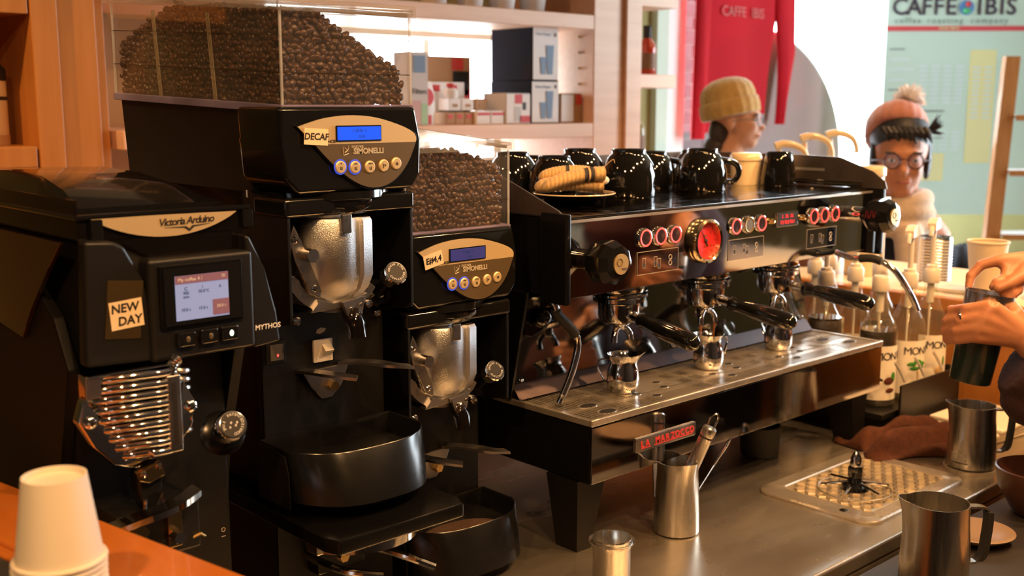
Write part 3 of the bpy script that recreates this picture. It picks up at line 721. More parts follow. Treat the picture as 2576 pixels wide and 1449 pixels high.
# spout and fork
O('spout', B().prism([(.497, .334), (.527, .338), (.523, .300), (.518, .288), (.503, .286), (.498, .298)], 1.15, 1.175, 'y', .003, 2), blkg)
O('spout_clip', B().prism([(.491, .335), (.520, .342), (.524, .326), (.506, .320), (.494, .325)], 1.142, 1.150, 'y', .001), brass)
O('spout_loop', B().tube([(.502, 1.148, .300), (.500, 1.146, .288), (.512, 1.145, .285), (.521, 1.146, .290), (.523, 1.148, .304)], .0022, 8), chrome)
for (x, z) in ((.499, .332), (.517, .338)): O('screw', B().lathe([(0, -.003), (.0035, -.002), (.0042, .001)], (x, 1.1418, z), 14, (0, 1, 0)), chrome)
fa = spline([(.458, 1.16, .266), (.466, 1.135, .276), (.486, 1.118, .286), (.512, 1.113, .291), (.535, 1.118, .294), (.562, 1.135, .296)], 5)
rg = [[p + V((0, -.002, -.002)), p + V((0, .020, -.002)), p + V((0, .020, .006)), p + V((0, -.002, .005))] for p in fa]
fk = O('portafilter_fork', B().loft(rg), chrome)
O('fork_plate', B().box(.528, .545, 1.150, 1.154, .235, .290, .001), brass, fk)
O('fork_nut', B().cyl((.489, 1.132, .268), (.489, 1.150, .268), .0095, n=6), brass, fk)
O('fork_nut', B().cyl((.535, 1.135, .250), (.535, 1.150, .250), .0075, n=6), chrome, fk)
O('fork_mount', B().box(.47, .57, 1.154, 1.235, .225, .285, .004), blk, fk)
O('hook', B().tube([(.555, 1.16, .235), (.568, 1.15, .243), (.572, 1.15, .238)], .0022, 8), brass)
text('I  O', .008, (.640, 1.2345, .20), (0, 0, 1), (-1, 0, 0), inksilver, vt)

# ================================================================ espresso machine
XL, XR = 1.264, 2.20
em = thing('espresso_machine', 'three-group espresso machine with mirror panel and red ring buttons', 'espresso machine', (1.73, 1.4, 0))
O = lambda n_, b_, m_, p_=em, s_=35: obj(n_, b_, m_, p_, s_)
for (x0, x1) in ((1.262, 1.330), (2.105, 2.172)):
    for (y0, y1) in ((1.212, 1.285), (1.60, 1.67)):
        s = 1 if x0 < 1.5 else -1
        xa, xb = (x0 + .004, x1 - .03) if s > 0 else (x0 + .03, x1 - .004)
        O('leg', B().loft([[(xa, y0 + .004, .0), (xb, y0 + .004, .0), (xb, y1 - .02, .0), (xa, y1 - .02, .0)], [(x0, y0, .1235), (x1, y0, .1235), (x1, y1, .1235), (x0, y1, .1235)]]), powder)
base = O('base', B().box(XL, 2.171, 1.187, 1.70, .124, .222, .003), enamel)
O('front_plate', B().box(XL, 2.171, 1.183, 1.1868, .126, .2205, .0012), mirror, base)
bdg = O('name_plate', B().box(1.369, 1.528, 1.179, 1.1828, .157, .182, .002), cast2, base)
for i, c in enumerate('LA MARZOCCO'):
    if c == ' ': continue
    text(c, .0160, (1.384 + i * .0132, 1.1786, .1695), (1, 0, 0), (0, 0, 1), inkred, bdg, .0004, bold=.03)
O('plate_rule', B().box(1.381, 1.405, 1.1783, 1.1789, .1622, .1634).box(1.415, 1.518, 1.1783, 1.1789, .1622, .1634), inkred, bdg)
# drip tray: rim, pan blackened as shade in the slots, three grates made of bars, two slotted end plates
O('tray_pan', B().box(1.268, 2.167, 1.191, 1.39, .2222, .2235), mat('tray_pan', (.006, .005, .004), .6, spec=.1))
b = B()
b.box(1.262, 2.173, 1.181, 1.1905, .2223, .2345, .0025, 3).box(1.262, 1.2695, 1.1906, 1.42, .2223, .2330, .0015).box(2.1655, 2.173, 1.1906, 1.42, .2223, .2330, .0015).box(1.2696, 2.1654, 1.376, 1.395, .2223, .2330, .001)
O('tray_rim', b, steel_tray)
def grate(x0, x1, y0, y1, rows, pitch, holes=(), name='grate'):
    b = B(); z0, z1 = .2262, .2302
    b.box(x0, x1, y0, y0 + .006, z0, z1).box(x0, x1, y1 - .006, y1, z0, z1)
    b.box(x0, x0 + .005, y0 + .006, y1 - .006, z0, z1).box(x1 - .005, x1, y0 + .006, y1 - .006, z0, z1)
    yy = [y0 + .006 + (y1 - y0 - .012) * i / rows for i in range(1, rows)]
    for y in yy: b.box(x0 + .005, x1 - .005, y - .007, y + .007, z0, z1 - .0002)
    n_ = int((x1 - x0 - .01) / pitch)
    for i in range(n_):
        x = x0 + .005 + (i + .25) * (x1 - x0 - .01) / n_
        b.box(x, x + pitch * .40, y0 + .006, y1 - .006, z0 + .0003, z1 - .0004)
    g = O(name, b, steel_tray)
    for (hx, hy, ra, rb_) in holes:
        bb = B().lathe([(1, -.0015), (1.08, .0003), (1.25, .0006), (1.25, -.0015)], (0, 0, 0), 24)
        bb.turn(MX.Translation((hx, hy, z1 - .0001)) @ MX.Diagonal((ra, rb_, 1, 1)))
        O('hole_rim', bb, steel_tray, g)
        O('drain_hole', B().cyl((0, 0, 0), (0, 0, .0004), 1, n=24).turn(MX.Translation((hx, hy, z1 + .0001)) @ MX.Diagonal((ra, rb_, 1, 1))), ink, g)
    O('cup_plate', B().box(x0 + .03, x1 - .03, (y0 + y1) / 2 - .03, (y0 + y1) / 2 + .03, z1 - .0003, z1 + .0003), steel_tray, g) if name == 'grate' else None
    return g
grate(1.2705, 1.392, 1.192, 1.375, 3, .0075, ((1.335, 1.26, .017, .010), (1.335, 1.215, .017, .010)), 'end_grate')
for i in range(3): grate(1.394 + i * .2185, 1.394 + i * .2185 + .2165, 1.192, 1.375, 4, .0062, [(1.394 + i * .2185 + .06 + dx, 1.255 + dy, .009, .006) for dx, dy in ((0, 0), (.075, 0), (.02, -.03), (.09, .03))])
grate(2.0505, 2.164, 1.192, 1.375, 3, .0075, ((2.10, 1.285, .017, .010), (2.125, 1.235, .017, .010)), 'end_grate')
# rear body with mirror back splash
O('rear_body', B().prism([(1.405, .2235), (1.70, .2235), (1.70, .424), (1.445, .424)], XL, 2.18, 'x'), enamel)
O('side_cheek', B().prism([(1.37, .234), (1.70, .234), (1.70, .424), (1.33, .424)], 1.258, 1.2635, 'x', .001), enamel)
bs = O('backsplash', B().prism([(1.372, .245), (1.3735, .245), (1.4145, .4235), (1.413, .4235)], 1.266, 2.178, 'x'), mat('dark_mirror', (.27, .26, .25), .05, 1., rnoise=(14, .03, .09)))
O('splash_ledge', B().prism([(1.352, .2335), (1.374, .2335), (1.377, .256), (1.372, .257)], 1.264, 2.166, 'x', .001), mat('mauve_steel', (.085, .064, .066), .4, 1.), bs)
for x in (1.285, 1.70, 2.15): O('splash_stud', B().ell((x, 1.371, .262), (.004, .003, .004), 12, 8), chrome, bs)
sw = O('switch_plate', B().prism([(1.288, .40), (1.300, .338), (1.315, .334), (1.345, .345), (1.345, .40), (1.32, .405)], 1.376, 1.383, 'y', .001), blkg)
O('switch_knob', B().ell((1.330, 1.366, .366), (.020, .012, .016), 20, 12), blkg, sw)
text('0', .012, (1.320, 1.3752, .393), (1, 0, 0), (0, 0, 1), inkwhite, sw)
# upper body
up = O('upper_body', B().box(1.272, 2.198, 1.262, 1.74, .425, .549, .002), blkg)
fp = O('control_panel', B().box(XL + .004, 2.199, 1.240, 1.2615, .424, .551, .0015), mirror)
O('panel_lip', B().box(XL + .004, 2.199, 1.2385, 1.2399, .5465, .5515, .0006), steel_tray, fp)
O('deck', B().box(XL, XR, 1.244, 1.74, .5518, .5558, .001), mat('deck_steel', (.2, .185, .17), .1, 1., rnoise=(40, .06, .18)))
wing_m = mat('dark_bronze_steel', (.24, .19, .145), .32, .9, rnoise=(30, .26, .42))
O('cup_rail', B().prism([(1.247, .556), (1.262, .566), (1.385, .611), (1.48, .622), (1.738, .622), (1.738, .556)], 1.262, 1.266, 'x', .001), wing_m)
O('cup_rail', B().prism([(1.207, .556), (1.212, .572), (1.24, .592), (1.322, .620), (1.40, .622), (1.738, .622), (1.738, .556)], 2.198, 2.202, 'x', .001), wing_m)
O('cup_rail', B().box(1.2665, 2.1975, 1.7345, 1.7385, .556, .621, .001), wing_m)
for z, r_ in ((.562, .0028), (.5685, .002)): O('rail_wire', B().cyl((2.19, 1.26, z), (2.19, 1.72, z), r_, n=10), chrome)
O('rail_slot', B().box(2.1968, 2.1979, 1.36, 1.46, .588, .594), mat('bright_slot', (.7, .68, .64), .3, .8))
for x0, x1, y0 in ((1.256, 1.2675, 1.236), (2.1995, 2.213, 1.216)):
    O('end_cap', B().box(x0, x1, y0, 1.296, .414, .562, .003, 2), enamel)
O('side_skin', B().box(1.2655, 1.2715, 1.303, 1.72, .424, .552), blkg)
# ring buttons and icon plates
ring_off = mat('unlit_ring', (.5, .34, .12), .3, .8)
lens = mat('button_lens', (.03, .02, .03), .12, coat=.5)
for gi, g in enumerate(((1.447, 1.487, 1.527), (1.7045, 1.745, 1.785), (1.965, 2.004, 2.044))):
    for k, x in enumerate(g):
        z = .5095 + gi * .001; off = gi == 1 and k == 1
        bt_ = O('button', B().lathe([(.0172, .0005), (.0172, -.004), (.0162, -.0062), (.0150, -.0065), (.0150, 0)], (x, 1.2398, z), 32, (0, 1, 0)), chrome)
        O('button_ring', B().lathe([(.0149, .0), (.0149, -.0068), (.0138, -.0074), (.0122, -.0070), (.0122, 0)], (x, 1.2398, z), 32, (0, 1, 0)), ring_off if off else led_red, bt_)
        O('button_lens', B().lathe([(.0121, 0), (.0121, -.0062), (0, -.0066)], (x, 1.2398, z), 28, (0, 1, 0)), mat('grey_lens', (.14, .15, .17), .2) if off else lens, bt_)
    x0, x1 = g[0] - .016, g[2] + .014
    pl = O('icon_plate', B().box(x0, x1, 1.2388, 1.2398, .446, .485, .0004), mat('tinted_plate', (.30, .28, .32), .08, 1.))
    for a, c in (((x0, .485), (x1, .485)), ((x0, .446), (x1, .446)), ((x0, .446), (x0, .485)), ((x1, .446), (x1, .485))):
        O('plate_line', B().tube([(a[0], 1.2388, a[1]), (c[0], 1.2388, c[1])], .0003, 6), inksilver, pl)
    for k in range(3):
        cx_ = x0 + .018 + k * .035; cz = .465
        for q in range(1 if k == 0 else 2):
            dx = (q - .5 * (k > 0)) * .010; dz = -(q * .004)
            if k < 2:
                P = [(cx_ + dx - .004, cz + dz + .009), (cx_ + dx + .004, cz + dz + .009), (cx_ + dx + .003, cz + dz - .008), (cx_ + dx - .003, cz + dz - .008)]
                for u, v in zip(P, P[1:] + P[:1]): O('cup_icon', B().tube([(u[0], 1.2386, u[1]), (v[0], 1.2386, v[1])], .0003, 5), inksilver, pl)
                O('cup_icon', B().box(cx_ + dx - .0028, cx_ + dx + .0028, 1.2382, 1.2386, cz + dz - .006, cz + dz), ink, pl)
            else: O('cup_icon', B().torus((cx_, 1.2384, cz + .005 - q * .010), .0042, .0005, (0, 1, 0), 16, 5), inksilver, pl)
# gauge
ga = O('pressure_gauge', B().lathe([(.034, .002), (.0405, .002), (.0415, -.006), (.040, -.013), (.0365, -.0155), (.0335, -.013), (.0325, -.004)], (1.614, 1.2398, .491), 48, (0, 1, 0)), mat('gilt_bezel', (.75, .62, .42), .12, 1.))
O('gauge_face', B().lathe([(.0326, .001), (.0326, -.004), (0, -.004)], (1.614, 1.2398, .491), 40, (0, 1, 0), True), mat('red_dial', (.55, .02, .02), .4, emis=(.5, .015, .015), es=.06), ga)  # dial face given a faint red glow of its own
for i in range(13):
    a = math.radians(225 - i * 22.5); p = V((math.cos(a), 0, math.sin(a)))
    O('gauge_tick', B().tube([V((1.614, 1.2353, .491)) + p * .025, V((1.614, 1.2353, .491)) + p * .029], .0005, 5), brass, ga)
for s_, x, z in (('LM', 0, -.010), ('bar', 0, .010), ('2', -.016, .008), ('8', .014, .014), ('14', .017, -.010)): text(s_, .0075, (1.614 + x, 1.2354, .491 + z), (1, 0, 0), (0, 0, 1), brass, ga, .0002)
O('gauge_needle', B().tube([(1.620, 1.2345, .481), (1.600, 1.2345, .512)], [.0012, .0004], 6), ink, ga)
O('gauge_hub', B().ell((1.614, 1.2342, .491), (.004, .002, .004), 12, 8), ink, ga)
# digital display
dp = O('shot_display', B().box(1.838, 1.910, 1.2355, 1.2398, .498, .527, .001), chrome)
O('display_window', B().box(1.8405, 1.9075, 1.2348, 1.2356, .5005, .5245), ink, dp)
ledt = mat('red_digits', (.6, .02, .02), .5, emis=(1, .02, .02), es=.9)
text('1.  20.  30.', .0095, (1.872, 1.2345, .5185), (1, 0, 0), (0, 0, 1), ledt, dp, .0002)
text('7.5 92.8 98.1', .0095, (1.872, 1.2345, .5068), (1, 0, 0), (0, 0, 1), ledt, dp, .0002)
for x in (1.819, 1.926): O('panel_screw', B().lathe([(0, -.011), (.004, -.0105), (.0058, -.007), (.0058, .001)], (x, 1.2398, .512), 16, (0, 1, 0)), brass)
# steam knobs
for (x, z, y1) in ((1.298, .487, 1.160), (2.100, .509, 1.132)):
    k_ = O('steam_knob', B().lathe([(.016, .012), (.020, .018), (.026, .026), (.033, .034), (.036, .045), (.036, .066), (.029, .080), (.022, .082), (0, .082)], (x, 1.24 - (.0 if x < 2 else .025), z), 9, (0, -1, 0), True), blkg, em, 20)
    yb = 1.24 - (.0 if x < 2 else .025)
    O('knob_stem', B().cyl((x, 1.2395, z), (x, yb - .014, z), .0165, n=24), blkg if x < 2 else chrome, k_)
    O('knob_disc', B().cyl((x, yb - .0821, z), (x, yb - .0845, z), .0165, n=28), mat('knob_gold', (.72, .5, .2), .35, .7), k_)
    O('disc_mark', B().torus((x - .004, yb - .0846, z + .003), .006, .0009, (0, 1, 0), 16, 6), bronze, k_)
    O('disc_mark', B().box(x + .002, x + .012, yb - .0858, yb - .0846, z - .009, z - .006), bronze, k_)
# steam wands
lw = spline([(1.272, 1.29, .424), (1.276, 1.28, .406), (1.281, 1.28, .392), (1.317, 1.28, .360), (1.331, 1.281, .333), (1.320, 1.283, .288), (1.294, 1.287, .236)], 6)
wa = O('steam_wand', B().tube(lw, [.0062] * len(lw), 14), chrome)
O('wand_grip', B().tube(lw[9:21], [.0085] * 12, 14), rubber, wa)
O('wand_tip', B().tube([lw[-3], lw[-1]], [.0064, .0058], 14), cast2, wa)
O('wand_joint', B().ell((1.272, 1.29, .425), (.012, .012, .012), 16, 10), chrome, wa)
rw = spline([(2.062, 1.25, .432), (2.070, 1.205, .420), (2.078, 1.160, .422), (2.088, 1.120, .402), (2.102, 1.090, .355), (2.116, 1.080, .321)], 6)
wa = O('steam_wand', B().tube(rw, [.0062] * len(rw), 14), chrome)
O('wand_grip', B().tube(rw[8:15], [.0085] * 7, 14), rubber, wa)
O('wand_tip', B().tube([rw[-3], rw[-1]], [.0064, .0058], 14), cast2, wa)
# handles of the side lever visible under the right knob
O('knob_bracket', B().box(2.112, 2.122, 1.185, 1.2, .428, .475, .002), blk)
# group heads
for i, x in enumerate((1.455, 1.700, 1.935)):
    g_ = O('group_head', B().lathe([(.02, .4245), (.045, .424), (.0455, .412), (.043, .408), (.043, .402), (.0465, .400), (.0465, .393), (.04, .391), (.02, .391)], (x, 1.30, 0), 40), chrome)
    O('group_ring', B().lathe([(.0468, .4085), (.050, .407), (.050, .4035), (.0468, .402)], (x, 1.30, 0), 40), chrome, g_)
    O('group_lock', B().obox((x + .044, 1.285, .402), (.014, .02, .014), (0, 0, .3), .002), blkg, g_)
# ---------------------------------------------------------------- portafilters
def portafilter(x, ex, ez, label, streams):
    t = thing('portafilter', label, 'portafilter', (x, 1.30, .33), 'portafilters locked into the machine')
    K = lambda n_, b_, m_, p_=t, s_=35: obj(n_, b_, m_, p_, s_)
    K('basket_holder', B().lathe([(.0, .352), (.025, .352), (.035, .357), (.0375, .366), (.038, .389), (.041, .3905), (.041, .3908)], (x, 1.30, 0), 36, cap1=True), chrome)
    hd0 = V((x, 1.30, .374)); e = V((ex, 1.098, ez)); dr = (e - hd0).normalized(); s0 = hd0 + dr * .036
    K('neck', B().cyl(s0, s0 + dr * .03, .0095, .0085, n=16), chrome)
    L_ = (e - s0).length
    K('handle', B().lathe([(.012, .024), (.0145, .028), (.0145, .036), (.0125, .044), (.0130, .058), (.0155, .075), (.0168, .10), (.0168, .125), (.0155, L_ - .016), (.0125, L_ - .006), (.007, L_ - .001), (0, L_)], s0, 24, dr, True), blkg)
    K('spout_stem', B().lathe([(.013, .353), (.011, .347), (.0095, .342), (.0, .340)], (x, 1.30, 0), 20), chrome)
    a = [(x - .022, 1.291, .320), (x - .020, 1.292, .332), (x - .012, 1.295, .342), (x, 1.297, .345), (x + .012, 1.295, .342), (x + .020, 1.292, .332), (x + .022, 1.291, .320)]
    K('double_spout', B().tube(spline(a, 5), .0058, 12, False), chrome)
    if streams:
        for dx in (-.020, .020): K('espresso_stream', B().tube([(x + dx * 1.08, 1.291, .322), (x + dx, 1.291, .300), (x + dx * .97, 1.292, .272)], [.0034, .0018, .0013], 8), mat('espresso', (.22, .08, .015), .15, coat=.5))
    return t
portafilter(1.455, 1.421, .349, 'portafilter with black handle above the creamer nearest the steam wand tip', False)
portafilter(1.700, 1.704, .346, 'portafilter with black handle under the red dial, pouring espresso', True)
portafilter(1.935, 1.976, .347, 'portafilter with black handle beside the syrup bottles', False)

# ---------------------------------------------------------------- little steel creamers on the drip tray
def creamer(x, y, z, hang, label):
    t = thing('creamer', label, 'creamer', (x, y, z), 'steel creamers on the drip tray')
    K = lambda n_, b_, m_, p_=t: obj(n_, b_, m_, p_, 50)
    prof = [(0, 0), (.022, 0), (.026, .004), (.029, .015), (.0295, .028), (.027, .042), (.0235, .052), (.0245, .060), (.029, .068), (.0282, .0685), (.0235, .061), (.0224, .052), (.026, .042), (.0283, .028), (.0278, .015), (.024, .006), (0, .005)]
    n_ = 40; rings = []
    ca = math.cos(hang + PI); sa = math.sin(hang + PI)
    for r_, h in prof:
        ring = []
        for j in range(n_):
            q = 2 * PI * j / n_; k = max(0, math.cos(q)) ** 6; fl = max(0, (h - .050) / .018)
            rr = r_ + k * .010 * fl * (r_ > .01)
            lx, ly = rr * math.cos(q), rr * math.sin(q)
            ring.append((x + lx * ca - ly * sa, y + lx * sa + ly * ca, z + h + k * .004 * fl))
        rings.append(ring)
    K('body', B().loft(rings, True, True), chrome)
    dx, dy = math.cos(hang), math.sin(hang)
    hp_ = spline([(x + dx * .023, y + dy * .023, z + .060), (x + dx * .040, y + dy * .040, z + .058), (x + dx * .045, y + dy * .045, z + .046), (x + dx * .038, y + dy * .038, z + .028), (x + dx * .028, y + dy * .028, z + .016)], 5)
    K('handle', B().tube(hp_, [.004] * len(hp_), 8, True, .35), chrome)
    return t
aR = math.atan2(-.677, .7357)     # direction of picture-right in plan
creamer(1.449, 1.283, .2304, aR + PI, 'steel creamer with its handle towards the grinders')
creamer(1.703, 1.289, .2304, aR + .5, 'steel creamer filling with espresso under the middle spout')
creamer(1.948, 1.296, .2304, aR + 2.2, 'steel creamer half hidden by a black portafilter handle')

# ---------------------------------------------------------------- mugs on the cup deck
def mug(name, x, y, z, prof, hang, m, label, grp, hr=.017, hz=.04, hx=.047):
    t = thing(name, label, 'mug', (x, y, z), grp)
    obj('bowl', B().lathe(prof, (x, y, z), 40), m, t, 50)
    if hang is not None:
        dx, dy = math.cos(hang), math.sin(hang)
        P = [(x + dx * (hx - .004), y + dy * (hx - .004), z + hz - .024), (x + dx * (hx + .016), y + dy * (hx + .016), z + hz - .024), (x + dx * (hx + .027), y + dy * (hx + .027), z + hz - .006), (x + dx * (hx + .020), y + dy * (hx + .020), z + hz + .013), (x + dx * (hx - .010), y + dy * (hx - .010), z + hz + .022)]
        pth = spline(P, 5)
        obj('handle', B().tube(pth, [.0062] * len(pth), 12), m, t)
    return t
mugm = mat('black_glaze', (.005, .005, .005), .06, coat=.6)
MP = [(.0455, .002), (.048, 0), (.0495, .003), (.0502, .02), (.0485, .04), (.043, .058), (.035, .070), (.0305, .0745), (.0305, .081), (.0285, .0825), (.026, .081), (.026, .077), (0, .0765)]
MPi = MP + []
for (x, y, k, ha, lb) in ((1.490, 1.615, 1.05, None, 'upturned black mug close behind the clear bean hopper'), (1.500, 1.560 - .05, 1.0, None, 'upturned black mug beside the hopper and behind the bronze wing'), (1.594, 1.680, .90, None, 'small upturned black mug at the rear by the bean hopper'),
                          (1.660, 1.597, 1.08, None, 'upturned black mug behind the folded cloth'), (1.745, 1.677, 1.0, None, 'upturned black mug at the rear rail behind the folded cloth'),
                          (1.655, 1.460, 1.12, None, 'large upturned black mug right of the folded cloth'), (1.765, 1.552, 1.05, None, 'upturned black mug tucked behind the large one by the cloth'),
                          (1.872, 1.580, .95, aR, 'upturned black mug with handle between two larger mugs'), (1.885, 1.458, 1.06, aR, 'upturned black mug with round handle beside the cream cup'), (1.985, 1.560, .95, None, 'upturned black mug behind the one with round handle')):
    mug('mug', x, y, .556, [(r_ * k, h * k) for r_, h in MP], ha, mugm, lb, 'black mugs on the cup deck', hx=.048 * k, hz=.04 * k)
mug('cup', 2.105, 1.505, .556, [(.030, .001), (.031, 0), (.0325, .02), (.034, .05), (.0335, .053), (.037, .0545), (.037, .062), (.034, .068), (.030, .071), (.012, .072), (0, .072)], None, cream, 'cream coloured cup standing among the black mugs', None)
mug('espresso_cup', 2.128, 1.432, .556, [(.036, .001), (.0385, 0), (.0395, .004), (.037, .03), (.032, .058), (.028, .0735), (.026, .0745), (.0225, .072), (0, .0715)], None, mugm, 'tall tapered black espresso cup by the bronze side rail', None)
# saucer and folded cloth
t = thing('saucer', 'black saucer holding a folded striped cloth', 'saucer', (1.462, 1.42, .556))
obj('dish', B().lathe([(0, .004), (.032, .003), (.034, 0), (.038, .001), (.060, .010), (.074, .0175), (.0755, .019), (.074, .0195), (.058, .013), (.038, .006), (0, .006)], (1.462, 1.42, .556), 44), mugm, t, 50)
obj('rim', B().torus((1.462, 1.42, .5752), .0748, .0012, (0, 0, 1), 44, 6), cream, t)
ct_ = mat('tan_cotton', (.66, .43, .19), .9, noise=(120, (.56, .35, .14), .4, .7), bump=(600, .6), sheen=.3)
cs_ = mat('charcoal_stripe', (.05, .045, .045), .9, bump=(600, .6))
fc = thing('folded_cloth', 'tan ribbed cloth with charcoal stripes folded on the saucer', 'cloth', (1.462, 1.42, .57))
ax = V((.7357, -.677, 0)); sd = V((.677, .7357, 0))
def roll(cen, length, ra, rb_, tilt, ang, m_bands):
    c = V(cen); a2 = (ax * math.cos(ang) + sd * math.sin(ang)); s2 = (sd * math.cos(ang) - ax * math.sin(ang))
    N_ = 60
    def ring(i):
        u = i / N_ - .5; k = (max(0.02, 1 - (2 * u) ** 6)) ** .5 if u < 0 else 1
        rib = 1 + .045 * math.sin(i * 1.6)
        p = c + a2 * (u * length) + V((0, 0, u * length * tilt - .006 * (2 * u) ** 2))
        return [p + s2 * (math.cos(q) * ra * k * rib) + V((0, 0, math.sin(q) * rb_ * k * rib)) for q in [2 * PI * j / 20 for j in range(20)]]
    segs = []; last = 0
    for (i0, i1, mm) in m_bands: obj('fold' if mm is ct_ else 'stripe', B().loft([ring(i) for i in range(i0, i1 + 1)]), mm, fc, 60)
roll((1.462, 1.435, .592), .125, .026, .014, .02, .05, [(0, 60, ct_)])
roll((1.452, 1.415, .604), .115, .022, .013, .22, .12, [(0, 40, ct_), (40, 44, cs_), (44, 46, ct_), (46, 50, cs_), (50, 60, ct_)])
roll((1.470, 1.455, .612), .095, .019, .011, .10, .0, [(0, 32, ct_), (32, 36, cs_), (36, 60, ct_)])
obj('frayed_end', B().ell((1.503, 1.386, .598), (.012, .010, .008), 16, 10), mat('white_fray', (.78, .7, .6), .95, bump=(500, 1.)), fc)
obj('loose_thread', B().tube(spline([(1.50, 1.40, .612), (1.515, 1.395, .622), (1.527, 1.385, .635), (1.53, 1.383, .628)], 5), .0006, 6), ct_, fc)

# ================================================================ things on the counter
def vessel(b, x, y, z, prof, sp, depth, rise, n_=48, power=8, z_from=.6):
    """lathe with a pouring lip pulled out in plan direction sp"""
    H = max(h for r_, h in prof); rings = []
    for r_, h in prof:
        ring = []
        f_ = max(0, (h / H - z_from) / (1 - z_from)) ** 1.6
        for j in range(n_):
            q = 2 * PI * j / n_; k = max(0, math.cos(q)) ** power; dent = -max(0, math.cos(abs(q if q < PI else q - 2 * PI) - .5)) ** 30 * .10
            rr = r_ + (k * depth + dent * r_ * .6) * f_ * (r_ > .01)
            ring.append((x + rr * math.cos(q + sp), y + rr * math.sin(q + sp), z + h + k * rise * f_))
        rings.append(ring)
    return b.loft(rings, True, True)
def pitcher(x, y, z, rb, rt, H, sp, hang, label, grip, hgt=1.0):
    t = thing('milk_pitcher', label, 'pitcher', (x, y, z), 'steel milk pitchers')
    prof = [(0, 0), (rb - .004, 0), (rb, .003), (rb, .012), (rb * .985, H * .3), (rb + (rt - rb) * .55, H * .6), (rt, H * .85), (rt, H), (rt - .0014, H), (rt - .0014, H * .85), (rb + (rt - rb) * .55 - .0014, H * .6), (rb * .985 - .0014, H * .3), (rb - .002, .012), (0, .006)]
    obj('body', vessel(B(), x, y, z, prof, sp, .013, .006), brushed, t, 50)
    dx, dy = math.cos(hang), math.sin(hang)
    P = lambda r_, h: (x + dx * r_, y + dy * r_, z + h)
    pth = spline([P(rt - .001, H * .93), P(rt + .016, H * .93), P(rt + .030, H * .90), P(rt + .034, H * .80), P(rt + .032, H * .55), P(rt + .028, H * .34), P(rt + .018, H * .26), P(rb - .004, H * .24)], 5)
    rg = []
    sdv = V((-dy, dx, 0)) * .007
    for i, p in enumerate(pth):
        tn = (pth[min(i + 1, len(pth) - 1)] - pth[max(i - 1, 0)]).normalized(); nn = tn.cross(sdv.normalized()) * .0018
        rg.append([p - sdv - nn, p + sdv - nn, p + sdv + nn, p - sdv + nn])
    hn = obj('handle', B().loft(rg), brushed, t)
    if grip:
        rg = []
        for p in pth[12:30]:
            s2 = sdv * 1.25; n2 = V((dx, dy, 0)) * .0045
            rg.append([p - s2 - n2, p + s2 - n2, p + s2 + n2, p - s2 + n2])
        obj('grip', B().loft(rg), rubber, hn)
    return t
pitcher(1.462, 1.165, 0, .0395, .0355, .128, aR - 1.15, aR - 1.15 + PI, 'steel pitcher holding a whisk handle and a spoon', False)
p2 = pitcher(2.172, .975, 0.006, .0485, .0425, .128, aR + PI - .25, aR - .1, 'steel pitcher with black grip standing by the brown towel', True)
sp_ = B()
rg = [[(2.172 + (.0487 - .004 * (k)) * math.cos(a), .975 + (.0487 - .004 * k) * math.sin(a), .006 + .014 + .026 * k) for k in (0, 1)] for a in [aR + PI + .35 + .09 * i for i in range(9)]]
sp_.loft([[r_[0] for r_ in rg], [r_[1] for r_ in rg]], closed=False)
st = obj('sticker', sp_, ink, p2)
for i in range(5):
    for k in range(2):
        a = aR + PI + .40 + .14 * i; p = V((2.172 + .0478 * math.cos(a), .975 + .0478 * math.sin(a), .0275 + k * .010))
        obj('sticker_mark', B().obox(p, (.0045, .0012, .006), (0, 0, a + PI / 2)), mat('grey_mark', (.25, .25, .25), .6) if not bpy.data.materials.get('grey_mark') else bpy.data.materials['grey_mark'], st)
obj('coaster', B().cyl((2.172, .975, .0), (2.172, .975, .0055), .052, n=32), steel_tray, p2)
pitcher(1.575, .752, .008, .052, .0465, .130, aR + PI - .1, aR + .05, 'steel pitcher with black grip on the low cart', True)
# whisk handle and spoon in the pitcher
a0 = V((1.452, 1.168, .035)); a1 = V((1.500, 1.123, .196)); dr = (a1 - a0).normalized()
t = thing('whisk', 'polished steel whisk handle with hanging loop standing in the pitcher', 'whisk', a0)
obj('handle', B().lathe([(.0085, 0), (.0105, .02), (.0115, .10), (.0118, .150), (.0122, .151), (.0122, .164), (.010, .167), (.0, .168)], a0, 24, dr, True), brushed, t)
obj('band', B().lathe([(.0121, .146), (.0121, .149)], a0, 24, dr), ink, t)
tip = a0 + dr * .165; sdv = V((.7357, -.677, 0))
obj('loop', B().tube(spline([tip - sdv * .006, tip - sdv * .007 + dr * .018, tip + dr * .027, tip + sdv * .007 + dr * .018, tip + sdv * .006], 6), .0018, 8), chrome, t)
obj('lever', B().tube([a0 + dr * .03 - sdv * .013, a0 + dr * .09 - sdv * .014, a0 + dr * .13 - sdv * .010], .0018, 8), chrome, t)
s0 = V((1.480, 1.150, .05)); s1 = V((1.530, 1.105, .168))
t = thing('spoon', 'steel spoon leaning in the pitcher beside the whisk handle', 'spoon', s0)
dd = (s1 - s0)
pts = [s0 + dd * k for k in (0, .25, .5, .7, .85, .95, 1.0)]
obj('handle', B().tube(pts, [.0022, .0022, .0026, .0045, .0068, .006, .002], 10, True, .35), chrome, t)
